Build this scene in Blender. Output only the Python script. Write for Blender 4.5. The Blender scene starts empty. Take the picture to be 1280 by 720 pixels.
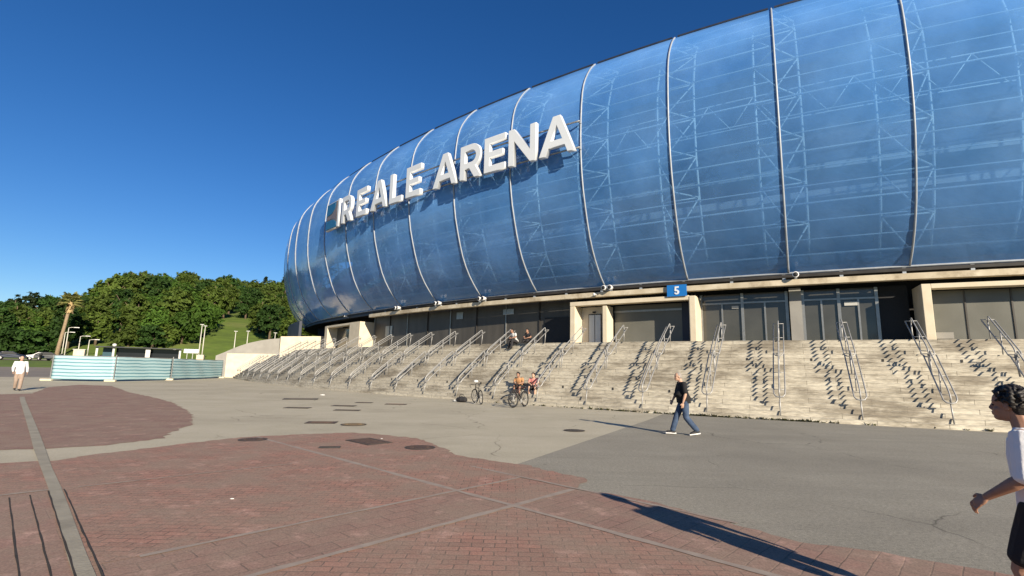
import bpy, bmesh, math, random
import numpy as np
from mathutils import Vector, Matrix
rad = math.radians
SC = bpy.context.scene
COL = SC.collection

# ------------------------------------------------------------------ camera, sky, sun, exposure
F, PITCH, ROLL, CAMH = 630.0, math.atan(102.5 / 630), rad(1.3), 1.65
cf = Vector((0, math.cos(PITCH), math.sin(PITCH))); cu = Vector((0, -math.sin(PITCH), math.cos(PITCH))); cx = Vector((1, 0, 0))
cr = cx * math.cos(ROLL) + cu * math.sin(ROLL); cup = -cx * math.sin(ROLL) + cu * math.cos(ROLL)
cam = bpy.data.objects.new('camera', bpy.data.cameras.new('camera')); COL.objects.link(cam); SC.camera = cam
cam.data.sensor_width = 36; cam.data.lens = 36 * F / 1280; cam.data.clip_start = 0.05; cam.data.clip_end = 3000
cam.matrix_world = Matrix(((cr.x, cup.x, -cf.x, 0), (cr.y, cup.y, -cf.y, 0), (cr.z, cup.z, -cf.z, CAMH), (0, 0, 0, 1)))

SUN_EL = rad(20.5)
SUN_DIR = Vector((0.485 * math.cos(SUN_EL), -0.875 * math.cos(SUN_EL), math.sin(SUN_EL))).normalized()   # towards the sun
world = bpy.data.worlds.new('World'); SC.world = world; world.use_nodes = True
nt = world.node_tree
sky = nt.nodes.new('ShaderNodeTexSky'); sky.sky_type = 'NISHITA'; sky.sun_disc = False
sky.sun_elevation = SUN_EL; sky.sun_rotation = math.atan2(SUN_DIR.x, SUN_DIR.y)
sky.altitude = 0; sky.air_density = 1.0; sky.dust_density = 0.0; sky.ozone_density = 5.0
hs = nt.nodes.new('ShaderNodeHueSaturation'); hs.inputs['Saturation'].default_value = 1.20; hs.inputs['Hue'].default_value = .509
nt.links.new(sky.outputs[0], hs.inputs['Color']); nt.links.new(hs.outputs[0], nt.nodes['Background'].inputs[0]); nt.nodes['Background'].inputs[1].default_value = 0.060
sun = bpy.data.objects.new('sun', bpy.data.lights.new('sun', 'SUN')); COL.objects.link(sun)
sun.data.energy = 4.6; sun.data.angle = rad(0.5); sun.data.color = (1.0, 0.875, 0.69)
sun.rotation_euler = SUN_DIR.to_track_quat('Z', 'Y').to_euler(); sun.location = (30, -50, 40)
SC.view_settings.view_transform = 'Standard'; SC.view_settings.look = 'None'
SC.view_settings.gamma = 1; SC.view_settings.use_curve_mapping = False; SC.view_settings.exposure = 0.88
try:
    SC.cycles.max_bounces = 8; SC.cycles.transparent_max_bounces = 12; SC.cycles.caustics_reflective = False; SC.cycles.caustics_refractive = False
except Exception: pass

# ------------------------------------------------------------------ materials
MATS = {}
def mat(name, c1, c2=None, scale=3.0, rough=0.8, metal=0.0, bump=0.0, detail=5, c3=None, scale3=0.5, spec=0.4, stretch=None, objrand=0.0):
    if name in MATS: return MATS[name]
    m = bpy.data.materials.new(name); m.use_nodes = True; t = m.node_tree; N = t.nodes; L = t.links
    b = N['Principled BSDF']; b.inputs['Roughness'].default_value = rough; b.inputs['Metallic'].default_value = metal
    b.inputs['Specular IOR Level'].default_value = spec
    tc = N.new('ShaderNodeTexCoord'); src = tc.outputs['Object']
    if stretch:
        mp = N.new('ShaderNodeMapping'); mp.inputs['Scale'].default_value = stretch; L.new(src, mp.inputs[0]); src = mp.outputs[0]
    nz = N.new('ShaderNodeTexNoise'); nz.inputs['Scale'].default_value = scale; nz.inputs['Detail'].default_value = detail; L.new(src, nz.inputs[0])
    rp = N.new('ShaderNodeValToRGB'); rp.color_ramp.elements[0].position = .32; rp.color_ramp.elements[1].position = .68
    c2 = c2 or tuple(x * .82 for x in c1)
    rp.color_ramp.elements[0].color = (*c2, 1); rp.color_ramp.elements[1].color = (*c1, 1); L.new(nz.outputs[0], rp.inputs[0])
    out = rp.outputs[0]
    if c3:
        n3 = N.new('ShaderNodeTexNoise'); n3.inputs['Scale'].default_value = scale3; n3.inputs['Detail'].default_value = 7; n3.inputs['Roughness'].default_value = .65; L.new(src, n3.inputs[0])
        r3 = N.new('ShaderNodeValToRGB'); r3.color_ramp.elements[0].position = .50; r3.color_ramp.elements[1].position = .72
        L.new(n3.outputs[0], r3.inputs[0])
        mx = N.new('ShaderNodeMix'); mx.data_type = 'RGBA'; L.new(r3.outputs[0], mx.inputs[0]); L.new(out, mx.inputs[6]); mx.inputs[7].default_value = (*c3, 1); out = mx.outputs[2]
    if objrand:
        oi = N.new('ShaderNodeObjectInfo'); hs = N.new('ShaderNodeHueSaturation')
        mr = N.new('ShaderNodeMapRange'); mr.inputs[3].default_value = 1 - objrand; mr.inputs[4].default_value = 1 + objrand
        L.new(oi.outputs['Random'], mr.inputs[0]); L.new(mr.outputs[0], hs.inputs['Value']); 
        m2 = N.new('ShaderNodeMath'); m2.operation = 'MULTIPLY_ADD'; m2.inputs[1].default_value = .035; m2.inputs[2].default_value = .483; L.new(oi.outputs['Random'], m2.inputs[0]); L.new(m2.outputs[0], hs.inputs['Hue'])
        L.new(out, hs.inputs['Color']); out = hs.outputs[0]
    L.new(out, b.inputs['Base Color'])
    if bump:
        bp = N.new('ShaderNodeBump'); bp.inputs['Strength'].default_value = bump; bp.inputs['Distance'].default_value = .02
        nb = N.new('ShaderNodeTexNoise'); nb.inputs['Scale'].default_value = scale * 8; nb.inputs['Detail'].default_value = 4; L.new(src, nb.inputs[0])
        L.new(nb.outputs[0], bp.inputs['Height']); L.new(bp.outputs[0], b.inputs['Normal'])
    MATS[name] = m; return m

def brick_mat(name, rot, c1, c2, mortar, bw=.22, rh=.11, seed=0.0):
    m = bpy.data.materials.new(name); m.use_nodes = True; t = m.node_tree; N = t.nodes; L = t.links
    b = N['Principled BSDF']; b.inputs['Roughness'].default_value = .9; b.inputs['Specular IOR Level'].default_value = .2
    tc = N.new('ShaderNodeTexCoord'); mp = N.new('ShaderNodeMapping'); mp.inputs['Rotation'].default_value = (0, 0, rot); mp.inputs['Location'].default_value = (seed, seed * .7, 0)
    L.new(tc.outputs['Object'], mp.inputs[0])
    wob = N.new('ShaderNodeTexNoise'); wob.inputs['Scale'].default_value = 5; L.new(mp.outputs[0], wob.inputs[0])
    wm = N.new('ShaderNodeMix'); wm.data_type = 'RGBA'; wm.blend_type = 'LINEAR_LIGHT'; wm.inputs[0].default_value = .012; L.new(mp.outputs[0], wm.inputs[6]); L.new(wob.outputs['Color'], wm.inputs[7])
    br = N.new('ShaderNodeTexBrick'); br.inputs['Scale'].default_value = 1; br.inputs['Brick Width'].default_value = bw; br.inputs['Row Height'].default_value = rh
    br.inputs['Mortar Size'].default_value = .0065; br.inputs['Mortar Smooth'].default_value = .2; br.inputs['Bias'].default_value = 0
    br.inputs['Color1'].default_value = (*c1, 1); br.inputs['Color2'].default_value = (*c2, 1); br.inputs['Mortar'].default_value = (*mortar, 1)
    L.new(wm.outputs[2], br.inputs['Vector'])
    # worn greyish-dusty patches and pinkish scuffs
    n1 = N.new('ShaderNodeTexNoise'); n1.inputs['Scale'].default_value = 1.1; n1.inputs['Detail'].default_value = 9; n1.inputs['Roughness'].default_value = .68; L.new(tc.outputs['Object'], n1.inputs[0])
    r1 = N.new('ShaderNodeValToRGB'); r1.color_ramp.elements[0].position = .36; r1.color_ramp.elements[1].position = .60; r1.color_ramp.elements[0].color = (.25, .25, .25, 1); r1.color_ramp.elements[1].color = (.9, .9, .9, 1); L.new(n1.outputs[0], r1.inputs[0])
    mx = N.new('ShaderNodeMix'); mx.data_type = 'RGBA'; L.new(r1.outputs[0], mx.inputs[0]); L.new(br.outputs['Color'], mx.inputs[6]); mx.inputs[7].default_value = (.285, .207, .157, 1)
    n2 = N.new('ShaderNodeTexNoise'); n2.inputs['Scale'].default_value = 2.3; n2.inputs['Detail'].default_value = 8; n2.inputs['Roughness'].default_value = .7
    mp2 = N.new('ShaderNodeMapping'); mp2.inputs['Location'].default_value = (7, 3, 0); L.new(tc.outputs['Object'], mp2.inputs[0]); L.new(mp2.outputs[0], n2.inputs[0])
    r2 = N.new('ShaderNodeValToRGB'); r2.color_ramp.elements[0].position = .56; r2.color_ramp.elements[1].position = .70; r2.color_ramp.elements[1].color = (.7, .7, .7, 1); L.new(n2.outputs[0], r2.inputs[0])
    mx2 = N.new('ShaderNodeMix'); mx2.data_type = 'RGBA'; L.new(r2.outputs[0], mx2.inputs[0]); L.new(mx.outputs[2], mx2.inputs[6]); mx2.inputs[7].default_value = (.52, .33, .265, 1)
    n3 = N.new('ShaderNodeTexNoise'); n3.inputs['Scale'].default_value = 60; n3.inputs['Detail'].default_value = 3; L.new(tc.outputs['Object'], n3.inputs[0])
    mx3 = N.new('ShaderNodeMix'); mx3.data_type = 'RGBA'; mx3.blend_type = 'OVERLAY'; mx3.inputs[0].default_value = .5; L.new(mx2.outputs[2], mx3.inputs[6]); L.new(n3.outputs[0], mx3.inputs[7])
    L.new(mx3.outputs[2], b.inputs['Base Color'])
    bp = N.new('ShaderNodeBump'); bp.inputs['Strength'].default_value = .5; bp.inputs['Distance'].default_value = .008; bp.invert = True
    L.new(br.outputs['Fac'], bp.inputs['Height']); L.new(bp.outputs[0], b.inputs['Normal'])
    MATS[name] = m; return m

def membrane_mat():
    m = bpy.data.materials.new('blue_membrane'); m.use_nodes = True; t = m.node_tree; N = t.nodes; L = t.links
    b = N['Principled BSDF']; b.inputs['Base Color'].default_value = (.035, .15, .44, 1); b.inputs['Roughness'].default_value = .14
    b.inputs['Specular IOR Level'].default_value = .8
    tc = N.new('ShaderNodeTexCoord'); nz = N.new('ShaderNodeTexNoise'); nz.inputs['Scale'].default_value = .35; nz.inputs['Detail'].default_value = 6; L.new(tc.outputs['Object'], nz.inputs[0])
    rp = N.new('ShaderNodeValToRGB'); rp.color_ramp.elements[0].position = .3; rp.color_ramp.elements[1].position = .7
    rp.color_ramp.elements[0].color = (.10, .30, .71, 1); rp.color_ramp.elements[1].color = (.17, .40, .84, 1); L.new(nz.outputs[0], rp.inputs[0]); L.new(rp.outputs[0], b.inputs['Base Color'])
    n2 = N.new('ShaderNodeTexNoise'); n2.inputs['Scale'].default_value = .8; n2.inputs['Detail'].default_value = 5; L.new(tc.outputs['Object'], n2.inputs[0])
    bp = N.new('ShaderNodeBump'); bp.inputs['Strength'].default_value = .25; bp.inputs['Distance'].default_value = .12; L.new(n2.outputs[0], bp.inputs['Height']); L.new(bp.outputs[0], b.inputs['Normal'])
    tr = N.new('ShaderNodeBsdfTransparent'); tr.inputs[0].default_value = (.60, .82, 1, 1)
    lw = N.new('ShaderNodeLayerWeight'); lw.inputs[0].default_value = .45; mrr = N.new('ShaderNodeMapRange'); mrr.inputs[3].default_value = .44; mrr.inputs[4].default_value = .97; L.new(lw.outputs['Facing'], mrr.inputs[0])
    nv = N.new('ShaderNodeTexNoise'); nv.inputs['Scale'].default_value = .22; nv.inputs['Detail'].default_value = 5; nv.inputs['Roughness'].default_value = .6; L.new(tc.outputs['Object'], nv.inputs[0])
    va = N.new('ShaderNodeMath'); va.operation = 'MULTIPLY_ADD'; va.inputs[1].default_value = .55; va.inputs[2].default_value = -.26; L.new(nv.outputs[0], va.inputs[0])
    vs = N.new('ShaderNodeMath'); vs.operation = 'ADD'; vs.use_clamp = True; L.new(mrr.outputs[0], vs.inputs[0]); L.new(va.outputs[0], vs.inputs[1])
    mx = N.new('ShaderNodeMixShader'); L.new(vs.outputs[0], mx.inputs[0])
    L.new(tr.outputs[0], mx.inputs[1]); L.new(b.outputs[0], mx.inputs[2]); L.new(mx.outputs[0], N['Material Output'].inputs[0])
    MATS['membrane'] = m; return m

def leaf_mat(name, c1, c2):
    m = bpy.data.materials.new(name); m.use_nodes = True; t = m.node_tree; N = t.nodes; L = t.links
    b = N['Principled BSDF']; b.inputs['Roughness'].default_value = .7; b.inputs['Specular IOR Level'].default_value = .2
    tc = N.new('ShaderNodeTexCoord'); nz = N.new('ShaderNodeTexNoise'); nz.inputs['Scale'].default_value = .9; nz.inputs['Detail'].default_value = 4; L.new(tc.outputs['Object'], nz.inputs[0])
    rp = N.new('ShaderNodeValToRGB'); rp.color_ramp.elements[0].position = .35; rp.color_ramp.elements[1].position = .65
    rp.color_ramp.elements[0].color = (*c2, 1); rp.color_ramp.elements[1].color = (*c1, 1); L.new(nz.outputs[0], rp.inputs[0])
    oi = N.new('ShaderNodeObjectInfo'); hs = N.new('ShaderNodeHueSaturation')
    mr = N.new('ShaderNodeMapRange'); mr.inputs[3].default_value = .70; mr.inputs[4].default_value = 1.20; L.new(oi.outputs['Random'], mr.inputs[0]); L.new(mr.outputs[0], hs.inputs['Value'])
    L.new(rp.outputs[0], hs.inputs['Color']); L.new(hs.outputs[0], b.inputs['Base Color'])
    tl = N.new('ShaderNodeBsdfTranslucent'); L.new(hs.outputs[0], tl.inputs[0])
    mx = N.new('ShaderNodeMixShader'); mx.inputs[0].default_value = .25; L.new(b.outputs[0], mx.inputs[1]); L.new(tl.outputs[0], mx.inputs[2]); L.new(mx.outputs[0], N['Material Output'].inputs[0])
    MATS[name] = m; return m

def ground_mat(name, c1, c2, c3, speck, streak):
    """worn pavement: broad blotches, fine aggregate speckle, long tyre-worn streaks, a few dark drips"""
    m = bpy.data.materials.new(name); m.use_nodes = True; t = m.node_tree; N = t.nodes; L = t.links; b = N['Principled BSDF']
    b.inputs['Roughness'].default_value = .92; b.inputs['Specular IOR Level'].default_value = .2
    tc = N.new('ShaderNodeTexCoord')
    def noise(scale, detail=6, rough=.6, loc=(0, 0, 0), rot=0, st=(1, 1, 1)):
        mp = N.new('ShaderNodeMapping'); mp.inputs['Location'].default_value = loc; mp.inputs['Rotation'].default_value = (0, 0, rot); mp.inputs['Scale'].default_value = st; L.new(tc.outputs['Object'], mp.inputs[0])
        n = N.new('ShaderNodeTexNoise'); n.inputs['Scale'].default_value = scale; n.inputs['Detail'].default_value = detail; n.inputs['Roughness'].default_value = rough; L.new(mp.outputs[0], n.inputs[0]); return n.outputs[0]
    def ramp(src, p0, p1, v0, v1):
        r = N.new('ShaderNodeValToRGB'); r.color_ramp.elements[0].position = p0; r.color_ramp.elements[1].position = p1; r.color_ramp.elements[0].color = (v0, v0, v0, 1); r.color_ramp.elements[1].color = (v1, v1, v1, 1); L.new(src, r.inputs[0]); return r.outputs[0]
    def mix(f, a, c, mode='MIX'):
        q = N.new('ShaderNodeMix'); q.data_type = 'RGBA'; q.blend_type = mode
        if isinstance(f, float): q.inputs[0].default_value = f
        else: L.new(f, q.inputs[0])
        for k, x in ((6, a), (7, c)):
            if isinstance(x, tuple): q.inputs[k].default_value = (*x, 1)
            else: L.new(x, q.inputs[k])
        return q.outputs[2]
    col = mix(ramp(noise(.45, 8, .65), .35, .65, 0, 1), c1, c2)
    col = mix(ramp(noise(.16, 9, .7, (3, 9, 0)), .48, .66, 0, .8), col, c3)
    col = mix(ramp(noise(.5, 7, .65, (1, 4, 0), rad(-12), (.16, 1.6, 1)), .50, .70, 0, streak), col, c3)
    sp_ = noise(95, 2, .5); col = mix(speck, col, sp_, 'OVERLAY'); col = mix(speck * .8, col, noise(22, 4, .7), 'OVERLAY')
    col = mix(ramp(noise(7, 3, .5, (5, 5, 0)), .70, .76, 0, .45), col, tuple(x * .45 for x in c3))
    wn = N.new('ShaderNodeTexNoise'); wn.inputs['Scale'].default_value = .9; wn.inputs['Detail'].default_value = 6; L.new(tc.outputs['Object'], wn.inputs[0])
    wm = N.new('ShaderNodeMix'); wm.data_type = 'RGBA'; wm.blend_type = 'LINEAR_LIGHT'; wm.inputs[0].default_value = .35; L.new(tc.outputs['Object'], wm.inputs[6]); L.new(wn.outputs['Color'], wm.inputs[7])
    vo = N.new('ShaderNodeTexVoronoi'); vo.feature = 'DISTANCE_TO_EDGE'; vo.inputs['Scale'].default_value = .22; L.new(wm.outputs[2], vo.inputs['Vector'])
    ck = N.new('ShaderNodeMath'); ck.operation = 'MULTIPLY'; L.new(ramp(vo.outputs[0], .0008, .0042, .75, 0), ck.inputs[0]); L.new(ramp(noise(.35, 4, .6, (8, 2, 0)), .46, .58, 0, 1), ck.inputs[1])
    col = mix(ck.outputs[0], col, tuple(x * .35 for x in c3))
    L.new(col, b.inputs['Base Color'])
    bp = N.new('ShaderNodeBump'); bp.inputs['Strength'].default_value = .5; bp.inputs['Distance'].default_value = .006; L.new(sp_, bp.inputs['Height']); L.new(bp.outputs[0], b.inputs['Normal'])
    return m
CONC = ground_mat('plaza_concrete', (.47, .425, .325), (.42, .38, .285), (.34, .305, .23), .35, .5)
ASPH = ground_mat('worn_asphalt', (.295, .275, .225), (.265, .245, .20), (.215, .20, .165), .65, .7)
STEP = mat('step_concrete', (.56, .50, .385), (.46, .40, .30), 2.2, .9, bump=.3, c3=(.27, .225, .165), scale3=.55, stretch=(.35, .35, 3.0))
CREAM = mat('cream_concrete', (.66, .58, .44), (.58, .50, .37), 1.8, .85, bump=.15)
BEAMM = mat('stained_cream_concrete', (.62, .55, .42), (.44, .37, .26), 1.2, .85, c3=(.25, .2, .13), scale3=1.0)
GREYC = mat('grey_concrete', (.30, .29, .265), (.25, .24, .22), 1.2, .9)
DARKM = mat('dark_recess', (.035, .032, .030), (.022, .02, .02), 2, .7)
PANELD = mat('dark_bronze_panel', (.085, .078, .068), (.06, .055, .048), 1.5, .45, stretch=(1, 1, .2))
GLASSD = mat('dark_glass', (.075, .073, .064), (.055, .053, .046), .8, .12, spec=.6)
SHUT = mat('olive_shutter', (.15, .148, .128), (.12, .118, .10), .7, .35)
NAVY = mat('navy_panel', (.028, .034, .055), (.022, .027, .045), 1.0, .5)
INNER = mat('inner_blue_grey', (.07, .10, .17), (.045, .065, .12), .25, .8, c3=(.15, .16, .22), scale3=.12)
INSLAB = mat('stand_concrete', (.42, .41, .42), (.34, .33, .35), .6, .9)
WSTEEL = mat('white_painted_steel', (.86, .86, .86), (.82, .82, .82), 3, .45)
RIBM = mat('grey_rib_steel', (.37, .40, .44), (.30, .33, .37), 3, .5, metal=.15)
GALV = mat('galvanised_steel', (.40, .395, .38), (.31, .305, .295), 6, .5, metal=.35)
ALU = mat('brushed_aluminium', (.34, .34, .33), (.28, .28, .27), 5, .35, metal=.6)
LETTER = mat('white_letter_paint', (.70, .73, .77), (.65, .68, .72), 2, .4)
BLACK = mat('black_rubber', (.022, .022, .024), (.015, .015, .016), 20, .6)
DROOF = mat('dark_roof_edge', (.035, .04, .055), (.02, .025, .04), 2, .5)
MEMB = membrane_mat()

# ------------------------------------------------------------------ helpers
def tag(o, label=None, cat=None, group=None, kind=None):
    if label: o['label'] = label
    if cat: o['category'] = cat
    if group: o['group'] = group
    if kind: o['kind'] = kind
    return o
def empty(name, loc=(0, 0, 0), rz=0, label=None, cat=None, group=None):
    o = bpy.data.objects.new(name, None); COL.objects.link(o); o.location = loc; o.rotation_euler = (0, 0, rz); o.empty_display_size = .2
    return tag(o, label, cat, group)
def copy_tree(o, parent=None):
    c = o.copy(); COL.objects.link(c)
    if parent is not None: c.parent = parent; c.matrix_parent_inverse = o.matrix_parent_inverse.copy()
    for ch in list(o.children): copy_tree(ch, c)
    return c
class MB:
    """collects verts / faces of one mesh"""
    def __init__(s): s.v = []; s.f = []
    def add(s, v, f):
        k = len(s.v); s.v += [tuple(p) for p in v]; s.f += [tuple(i + k for i in q) for q in f]; return s
    def box(s, c, d, rz=0):
        x, y, z = d[0] / 2, d[1] / 2, d[2] / 2; ca, sa = math.cos(rz), math.sin(rz)
        P = [(-x, -y, -z), (x, -y, -z), (x, y, -z), (-x, y, -z), (-x, -y, z), (x, -y, z), (x, y, z), (-x, y, z)]
        P = [(c[0] + a * ca - b * sa, c[1] + a * sa + b * ca, c[2] + h) for a, b, h in P]
        return s.add(P, [(3, 2, 1, 0), (4, 5, 6, 7), (0, 1, 5, 4), (1, 2, 6, 5), (2, 3, 7, 6), (3, 0, 4, 7)])
    def tube(s, pts, r, n=8, closed=False, caps=True):
        pts = [Vector(p) for p in pts]; m = len(pts); rr = r if isinstance(r, (list, tuple)) else [r] * m
        rings = []; prev = None
        for i, p in enumerate(pts):
            a = pts[(i - 1) % m] if (closed or i > 0) else p; b = pts[(i + 1) % m] if (closed or i < m - 1) else p
            t = (b - a).normalized()
            if prev is None:
                u = t.cross(Vector((0, 0, 1)));
                if u.length < 1e-3: u = t.cross(Vector((1, 0, 0)))
                u.normalize()
            else:
                u = prev - t * prev.dot(t)
                if u.length < 1e-4: u = t.cross(Vector((0, 0, 1)))
                u.normalize()
            prev = u; w = t.cross(u)
            rings.append([p + (u * math.cos(2 * math.pi * k / n) + w * math.sin(2 * math.pi * k / n)) * rr[i] for k in range(n)])
        V = [q for R in rings for q in R]; Fc = []
        for i in range(m if closed else m - 1):
            j = (i + 1) % m
            for k in range(n): Fc.append((i * n + k, i * n + (k + 1) % n, j * n + (k + 1) % n, j * n + k))
        if caps and not closed: Fc.append(tuple(range(n - 1, -1, -1))); Fc.append(tuple(range((m - 1) * n, m * n)))
        return s.add(V, Fc)
    def lathe(s, prof, n=16, c=(0, 0, 0), axis='z'):
        V = []; Fc = []
        for r, h in prof:
            for k in range(n):
                a = 2 * math.pi * k / n; x, y, z = r * math.cos(a), r * math.sin(a), h
                if axis == 'y': x, y, z = x, z, y
                if axis == 'x': x, y, z = z, x, y
                V.append((c[0] + x, c[1] + y, c[2] + z))
        for i in range(len(prof) - 1):
            for k in range(n): Fc.append((i * n + k, i * n + (k + 1) % n, (i + 1) * n + (k + 1) % n, (i + 1) * n + k))
        Fc.append(tuple(range(n - 1, -1, -1))); Fc.append(tuple(range((len(prof) - 1) * n, len(prof) * n)))
        return s.add(V, Fc)
    def prism(s, poly, h0, h1):
        n = len(poly); V = [(x, y, h0) for x, y in poly] + [(x, y, h1) for x, y in poly]
        return s.add(V, [tuple(range(n - 1, -1, -1)), tuple(range(n, 2 * n))] + [(i, (i + 1) % n, n + (i + 1) % n, n + i) for i in range(n)])
    def build(s, name, m, parent=None, smooth=False, bevel=0, loc=None):
        me = bpy.data.meshes.new(name); me.from_pydata(s.v, [], s.f); me.update()
        o = bpy.data.objects.new(name, me); COL.objects.link(o)
        bm = bmesh.new(); bm.from_mesh(me); bmesh.ops.recalc_face_normals(bm, faces=bm.faces); bm.to_mesh(me); bm.free()
        for mm in (m if isinstance(m, (list, tuple)) else [m]): me.materials.append(mm)
        if smooth:
            for p in me.polygons: p.use_smooth = True
        if bevel:
            b = o.modifiers.new('bevel', 'BEVEL'); b.width = bevel; b.segments = 2; b.limit_method = 'ANGLE'
        if parent is not None: o.parent = parent
        if loc is not None: o.location = loc
        return o

# pixel (1280x720) -> ground point, used to lay the place out
def ground(px, py, z=0.0):
    d = cr * ((px - 640) / F) - cup * ((py - 360) / F) + cf
    k = (z - CAMH) / d.z
    return Vector((d.x * k, d.y * k, z))

# ------------------------------------------------------------------ the stadium's plan curve
PX0, PY0, A0, A1, A2, S = 19.005369, 23.574284, 2.6872783, -.05238710, .00069332, 5.088919
def ANG(t):
    if t < 10.5: return A0 + A1 * t + A2 * t * t
    return A0 + A1 * 10.5 + A2 * 10.5 ** 2 + rad(-4.5) * (t - 10.5)
DT = .02; TMIN, TMAX = -8.0, 24.0
_tab = {}
def _mk():
    q = np.array([PX0, PY0]); k = 0; _tab[0] = q.copy()
    while k * DT < TMAX:
        a = ANG((k + .5) * DT); q = q + S * DT * np.array([math.cos(a), math.sin(a)]); k += 1; _tab[k] = q.copy()
    q = np.array([PX0, PY0]); k = 0
    while k * DT > TMIN:
        a = ANG((k - .5) * DT); q = q - S * DT * np.array([math.cos(a), math.sin(a)]); k -= 1; _tab[k] = q.copy()
_mk(); KMIN, KMAX = min(_tab), max(_tab)
def PT(t, o=0.0, z=0.0):
    """point at bay position t (1 = one bay), o metres outwards from the rim, height z"""
    f = t / DT; k = int(math.floor(f)); k = max(KMIN, min(KMAX - 1, k)); w = f - k
    p = _tab[k] * (1 - w) + _tab[k + 1] * w; a = ANG(t)
    return Vector((p[0] - math.sin(a) * o, p[1] + math.cos(a) * o, z))
def frange(a, b, st):
    n = max(1, int(math.ceil(abs(b - a) / st - 1e-6))); return [a + (b - a) * i / n for i in range(n + 1)]
def arcbox(mb, t0, t1, o0, o1, z0, z1, st=.25):
    T = frange(t0, t1, st); V = []; Fc = []
    for t in T: V += [PT(t, o0, z0), PT(t, o1, z0), PT(t, o1, z1), PT(t, o0, z1)]
    for i in range(len(T) - 1):
        for k in range(4): Fc.append((4 * i + k, 4 * i + (k + 1) % 4, 4 * i + 4 + (k + 1) % 4, 4 * i + 4 + k))
    Fc.append((0, 1, 2, 3)); n = len(T) - 1; Fc.append((4 * n + 3, 4 * n + 2, 4 * n + 1, 4 * n)); return mb.add(V, Fc)
def arcs(t0, t1, o0, o1, z0, z1, st=.25): return arcbox(MB(), t0, t1, o0, o1, z0, z1, st)

# ------------------------------------------------------------------ ground, hill, plaza
def sstep(a, b, x):
    x = max(0, min(1, (x - a) / (b - a))); return x * x * (3 - 2 * x)
def terrain(x, y):
    r = math.hypot(x, y); az = math.degrees(math.atan2(-x, y))        # az: degrees left of straight ahead
    h = 1.45 * sstep(100, 122, r)
    hill = 2.4 * sstep(134, 148, r) + max(0, min(r, 192) - 142) * .245 + max(0, min(r, 330) - 192) * .17
    k = 1.0
    if az > 37: k = 1 - .74 * sstep(36, 44.5, az)
    if az < 5: k = sstep(-30, 5, az)
    if y < 0: k *= .4
    return h + hill * k - .03
mb = MB()
R_ = [.5, 10, 30, 60, 90, 100, 104, 108, 112, 116, 120, 124, 130, 134, 138, 142, 148, 155, 165, 175, 185, 195, 210, 225, 240, 255, 270, 290, 310, 330, 360, 420, 700, 1500, 2500]
NA = 180; V = []; Fc = []
for r in R_:
    for k in range(NA):
        a = 2 * math.pi * k / NA; x, y = r * math.sin(a), r * math.cos(a); V.append((x, y, terrain(x, y)))
for i in range(len(R_) - 1):
    for k in range(NA): Fc.append((i * NA + k, i * NA + (k + 1) % NA, (i + 1) * NA + (k + 1) % NA, (i + 1) * NA + k))
Fc.append(tuple(range(NA)))
mb.add(V, Fc)
GRASSG = mat('grassy_ground', (.11, .165, .020), (.075, .115, .016), .35, .95, c3=(.16, .17, .05), scale3=.05)
tag(mb.build('ground', GRASSG, smooth=True), kind='structure')

def sheet(name, poly, z, m, kind='structure'):
    o = MB().add([(x, y, z) for x, y in poly], [tuple(range(len(poly)))]).build(name, m)
    if o.data.polygons[0].normal.z < 0: o.data.flip_normals()
    if kind: tag(o, kind=kind)
    return o
# concrete plaza: everything from behind the camera to the stairs and out to the fence
sheet('plaza', [(-58, 20), (-50, 40), (-36, 62), (-20, 66), (40, 62), (40, -8), (-30, -8)], 0, CONC)
# asphalt apron beyond the brick to the left
ASPH2 = mat('old_asphalt_lot', (.21, .185, .16), (.18, .155, .13), 2, .95, bump=.3, c3=(.25, .22, .19), scale3=.3)
def ring_sheet(name, r0, r1, a0, a1, dz, m):
    V = []; Fc = []; A = frange(a0, a1, 2); R = frange(r0, r1, 4)
    for r in R:
        for a in A: x, y = -r * math.sin(rad(a)), r * math.cos(rad(a)); V.append((x, y, terrain(x, y) + dz))
    n = len(A)
    for i in range(len(R) - 1):
        for k in range(n - 1): Fc.append((i * n + k, i * n + k + 1, (i + 1) * n + k + 1, (i + 1) * n + k))
    return tag(MB().add(V, Fc).build(name, m, smooth=True), kind='structure')
ring_sheet('parking_lot', 34, 108, 20, 75, .02, ASPH2)
ROADM = mat('road_asphalt', (.16, .15, .14), (.13, .12, .115), 1, .9)
ring_sheet('road', 122, 133, 8, 78, .06, ROADM)
PAVE = mat('pale_pavement', (.36, .32, .26), (.31, .28, .22), 1, .9)
ring_sheet('pavement', 134, 137.5, 8, 78, .08, PAVE)

UA = rad(47); E1 = Vector((math.cos(UA), math.sin(UA))); E2 = Vector((-math.sin(UA), math.cos(UA)))
def UV(u, v): p = E1 * u + E2 * v; return (p.x, p.y)
rng = random.Random(4)
def ragged(pts, amp=.10, step=.45):
    out = []
    for i in range(len(pts) - 1):                      # an open line; its last point is added as it is
        a, b = Vector(pts[i]), Vector(pts[i + 1]); n = max(1, int((b - a).length / step))
        for k in range(n):
            p = a.lerp(b, k / n)
            j = amp * (1 if k else .3); out.append((p.x + rng.uniform(-j, j), p.y + rng.uniform(-j, j)))
    return out + [tuple(pts[-1])]
B1, B2, BM = (.41, .20, .15), (.28, .15, .115), (.09, .065, .055)
BR0 = brick_mat('red_brick_paving', 0, B1, B2, BM)
BR45 = brick_mat('red_brick_border_paving', -UA, (.31, .175, .14), (.25, .15, .122), BM, .40, .20, 3.0)
BRL = brick_mat('red_slab_paving', -UA, (.31, .165, .135), (.26, .15, .122), (.28, .19, .15), .9, .45, 5.0)
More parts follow.
